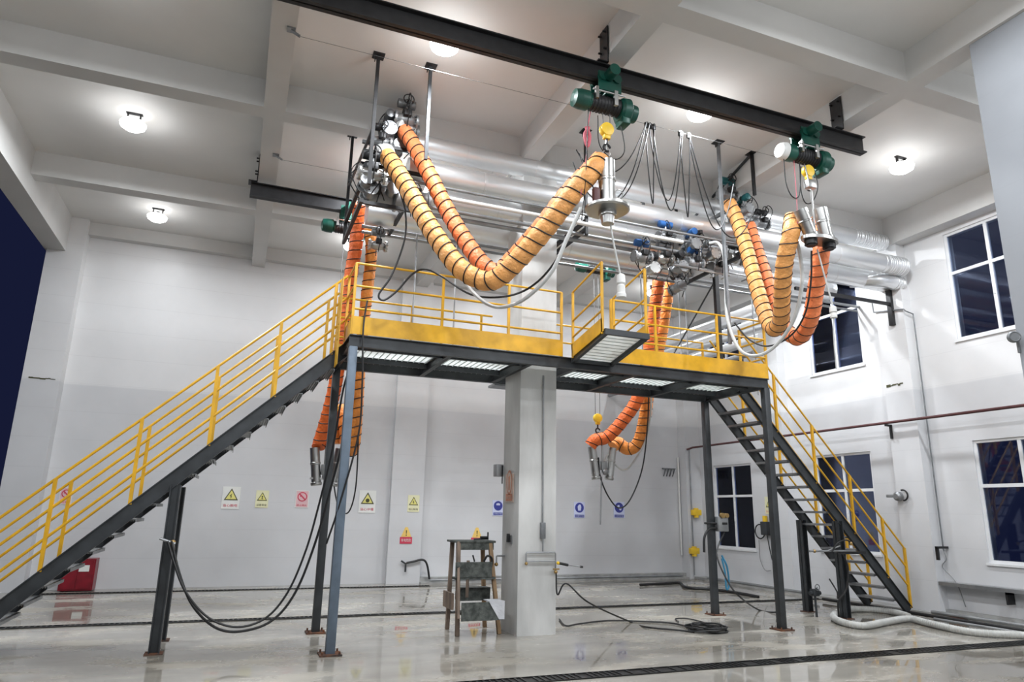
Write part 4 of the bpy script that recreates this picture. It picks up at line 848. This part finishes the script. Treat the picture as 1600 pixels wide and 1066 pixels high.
d = rw(1222, 870, 12.2); cable('blue_cord', [d, d+V((0,.08,-.3)), d+V((0,.07,-.6)), d+V((0,-.02,-.66)), d+V((0,-.1,-.55)), d+V((0,-.06,-.2))], .016, 'blue_cord', 'blue cord looped beside the right front platform leg')
c = at(1112, 818, Y=10.5); c = V((8.22, 10.52, c.z)); t = thing('instrument_box', 'grey instrument box with dials fixed to the rear right platform leg', 'box', c)
MB().box(c+V((-.08,-.06,-.14)), c+V((.14,.08,.12)), .012).build('body', 'alu', t); MB().cyl(c+V((0,-.1,.14)), c+V((0,-.04,.14)), .045, 14).cyl(c+V((.09,-.1,.14)), c+V((.09,-.04,.14)), .04, 14).build('dial', 'brass', t)
MB().box(c+V((0,-.075,-.02)), c+V((.1,-.06,.02))).build('label_plate', 'black_metal', t)
MB().cyl(c+V((-.08,0,.0)), c+V((-.34,0,.0)), .018, 8).build('arm', 'black_metal', t)
cable('cord', [c+V((-.08,0,-.08)), c+V((-.25,0,-.1)), c+V((-.36,0,-.25)), c+V((-.38,0,-.5))], .022, 'black', 'thick black cable curving down left of the instrument box')
cable('water_hose', [c+V((.06,-.03,-.15))] + [at(x,y,Y=Yp) for x, y, Yp in ((1120,865,10.2),(1135,905,9.9),(1155,932,9.7))] + [at(x,y,Z=.02) for x, y in ((1185,953),(1210,957),(1224,952))], .014, 'black', 'black hose swinging from the instrument box to the floor', 'hose')
d = c+V((-.02,-.02,-.55)); cable('blue_cord', [d, d+V((.08,-.03,-.2)), d+V((.1,-.03,-.5)), d+V((.04,-.03,-.56)), d+V((.03,-.03,-.3)), d+V((.0,0,-.05))], .016, 'blue_cord', 'blue cord looped on the rear right platform leg')
for (px, py, lab) in ((1086, 801, 'yellow alarm box high in the far right corner'), (1083, 861, 'yellow horn low in the far right corner')):
    c = at(px, py, Y=16.52); T(MB().box(c+V((-.14,-.12,-.08)), c+V((.14,.02,.08)), .02).cyl(c+V((0,-.05,-.14)), c+V((0,-.05,.12)), .07, 12), 'alarm_box', 'yellow_bright', lab, 'alarm')
T(MB().cyl((11.95, 16.5, .1), (11.95, 16.5, 3.5), .018, 8), 'corner_pipe', 'alu', 'thin grey pipe up the corner pilaster', 'pipe', 'corner pipes')
T(MB().cyl((11.8, YB-.05, .6), (11.8, YB-.05, 3.3), .025, 8), 'corner_pipe', 'white_plastic', 'white pipe up the back wall beside the corner pilaster', 'pipe', 'corner pipes')
c = at(1046, 738, Y=YB-.06); t = thing('wall_bracket', 'grey pierced bracket on the back wall near the right corner', 'bracket', c)
b_ = MB().box(c+V((-.22,-.02,.08)), c+V((.2,.05,.11)))
for i in range(4): b_.bar(c+V((-.2+.1*i,0,-.12)), c+V((-.12+.1*i,0,.09)), .03, .02)
b_.build('frame', 'steel_grey', t)
# elements at the right stair
c = at(1310, 862, Y=9.6); t = thing('pipe_rail', 'steel pipe with taps fixed across the right stair legs', 'pipework', (9.9, 9.55, 1.1))
MB().cyl((9.3, 9.56, 1.13), (10.35, 9.56, 1.13), .018, 8).cyl((9.7, 9.56, 1.13), (9.95, 9.5, 1.22), .012, 8).build('tube', 'alu', t); MB().ball((9.42, 9.56, 1.13), .03).ball((10.2, 9.5, 1.26), .035).build('tap', 'brass', t)
MB().bar((9.95, 9.57, 1.10), (10.6, 9.57, 1.10), .03, .05).build('clamp_bar', 'black_metal', t)
cable('water_hose', [V((9.75,9.5,1.12)), V((9.85,9.45,1.27)), V((10.05,9.45,1.32)), V((10.2,9.5,1.28))], .014, 'black', 'short black hose arched over the pipe at the right stair', 'hose')
cable('water_hose', [V((10.0,9.5,1.08)), V((10.08,9.5,.85)), V((10.0,9.5,.5)), V((9.85,9.55,.3)), V((9.9,9.62,.03))], .016, 'black', 'black hose hanging between the right stair legs', 'hose')
cable('water_hose', [V((9.95,9.5,.45)), V((10.1,9.8,.32)), V((10.3,10.0,.4)), V((10.35,10.2,.6))], .014, 'black', 'black hose curving between the near and far right stair legs', 'hose')
q = at(1273, 925, Y=9.95); t = thing('hose_valve', 'small dark valve with hose joints between the right stair legs', 'valve', q)
MB().box(q+V((-.07,-.05,-.07)), q+V((.07,.05,.05)), .015).cyl(q+V((-.12,0,-.02)), q+V((.12,0,-.02)), .035, 12).build('body', 'steel_dark', t); MB().torus(q+V((0,-.07,.08)), (0,1,0), .05, .008).cyl(q+V((0,-.07,.08)), q+V((0,0,.03)), .01, 6).build('hand_wheel', 'steel_grey', t); MB().cyl((q.x,q.y,q.z-.06), (q.x,q.y,.0), .02, 8).build('stand_pipe', 'steel_dark', t)
# floor hoses and pipes by the right wall
wp = [at(x,y,Z=.055) for x, y in ((1640,998),(1600,993),(1540,990),(1500,985),(1450,974),(1420,967),(1385,972),(1350,978),(1318,973),(1302,964),(1312,956),(1336,952),(1368,953),(1398,957),(1420,963))]
o = cable('suction_hose', wp, .052, 'grey_hose', 'thick pale grey suction hose looped on the floor at the right stair foot', 'hose', n=16, k=10)
rb = MB(); Q = resample(smooth(wp, 10), .05)
for i in range(1, len(Q)-1): rb.torus(Q[i], Q[i+1]-Q[i-1], .052, .004, 14, 5)
rb.build('ribs', 'white_hose', o)
for i, (x, z, r, m, y0, y1, lab) in enumerate(((11.75,.10,.035,'alu',4.6,9.3,'grey pipe low on blocks along the right wall, nearest the wall'), (11.55,.06,.03,'black',4.6,11.6,'black pipe on the floor along the right wall'), (11.62,.12,.03,'alu',11.8,15.5,'grey pipe on the floor toward the far right corner'), (11.4,.04,.025,'alu',4.6,9.0,'thin grey pipe on the floor furthest from the right wall'))):
    T(MB().cyl((x, y0, z), (x, y1, z), r, 12), 'floor_pipe', m, lab, 'pipe', 'pipes on the floor at right')
cable('floor_cable', [at(x,y,Z=.03) for x, y in ((1000,914),(1040,912),(1062,911),(1068,916),(1080,919),(1120,922),(1160,928),(1185,933))], .03, 'black', 'thick black cable on the floor curving out of the far right corner')
for y, lab in ((8.7, 'dark block under the floor pipes beside the stair foot'), (5.9, 'dark block under the floor pipes near the pillar')): T(MB().box((11.68, y, 0), (11.82, y+.25, .07)), 'pipe_block', 'rust', lab, 'block')
# fire cabinet
x0 = at(88,930,Y=16.5).x; t = thing('fire_cabinet', 'low red cabinet behind the foot of the left stair', 'cabinet', (x0, 16.6, 0))
x1 = at(147,900,Y=16.5).x; MB().box((x0, 16.5, .02), (x1, 16.85, .62)).build('body', 'red', t); 
MB().box((x0+.03, 16.485, .05), ((x0+x1)/2-.01, 16.5, .59)).build('door', 'red', t); MB().box(((x0+x1)/2+.01, 16.485, .05), (x1-.03, 16.5, .59)).build('door', 'red', t)
MB().box((x1-.28, 16.478, .38), (x1-.1, 16.484, .5)).build('paper_label', 'sign_white', t)
# flood light on the pillar
c = at(1582, 528, X=7.72); t = thing('wall_lamp', 'round grey caged lamp on the edge of the tiled pillar', 'lamp', c)
MB().lathe(c, (-.6,-.8,.0), [(0,.03),(.01,.06),(.05,.065),(.06,.05)]).torus(c+V((-.035,-.048,0)), (-.6,-.8,0), .05, .006).build('head', 'steel_grey', t)
MB().cyl(c, c+V((.1,.0,-.03)), .02, 8).cyl(c+V((.08,0,-.02)), c+V((.08,0,-.16)), .018, 8).build('arm', 'steel_grey', t)

# tap and hose on the back pilaster
c = at(630, 880, Y=16.66); t = thing('hose_tap', 'dark tap with a short black hose low on the back wall pilaster', 'tap', c)
MB().cyl(c+V((-.05,0,.05)), c+V((.08,0,-.03)), .02, 8).cyl(c+V((.06,0,0)), c+V((.06,0,-.2)), .022, 8).build('tap_body', 'steel_dark', t)
MB().tube(smooth([c+V((.08,0,.0))]+[at(x,y,Y=16.66) for x,y in ((645,878),(660,875),(667,882),(671,905))], 6), .025, 8).build('hose', 'black', t)
T(MB().cyl(at(672,907,Y=16.68), (11.7,16.68,at(672,907,Y=16.68).z+.0), .02, 8), 'wall_pipe', 'alu', 'thin grey pipe low along the back wall above the curb', 'pipe')

for k, (x0, x1) in enumerate(((-4.18,-3.75),)):
    m = MB(); x = x0; rnd = random.Random(11)
    while x < x1:
        d_ = rnd.uniform(.04,.12); m.box((x, 16.54, 4.18+rnd.uniform(-.012,.012)), (x+d_, 16.552, 4.2+rnd.uniform(-.008,.012))); x += d_*.95
    T(m, 'plaster_crack', 'sign_black', 'dark broken crack line across the left corner pilaster', 'crack')
m = MB(); y = 9.62
rnd = random.Random(12)
while y < 9.98:
    d_ = rnd.uniform(.04,.1); m.box((12.112, y, 4.3+rnd.uniform(-.02,.02)), (12.122, y+d_, 4.32+rnd.uniform(-.01,.02))); y += d_*.95
T(m, 'plaster_crack', 'sign_black', 'dark broken crack line across the pilaster by the right windows', 'crack')
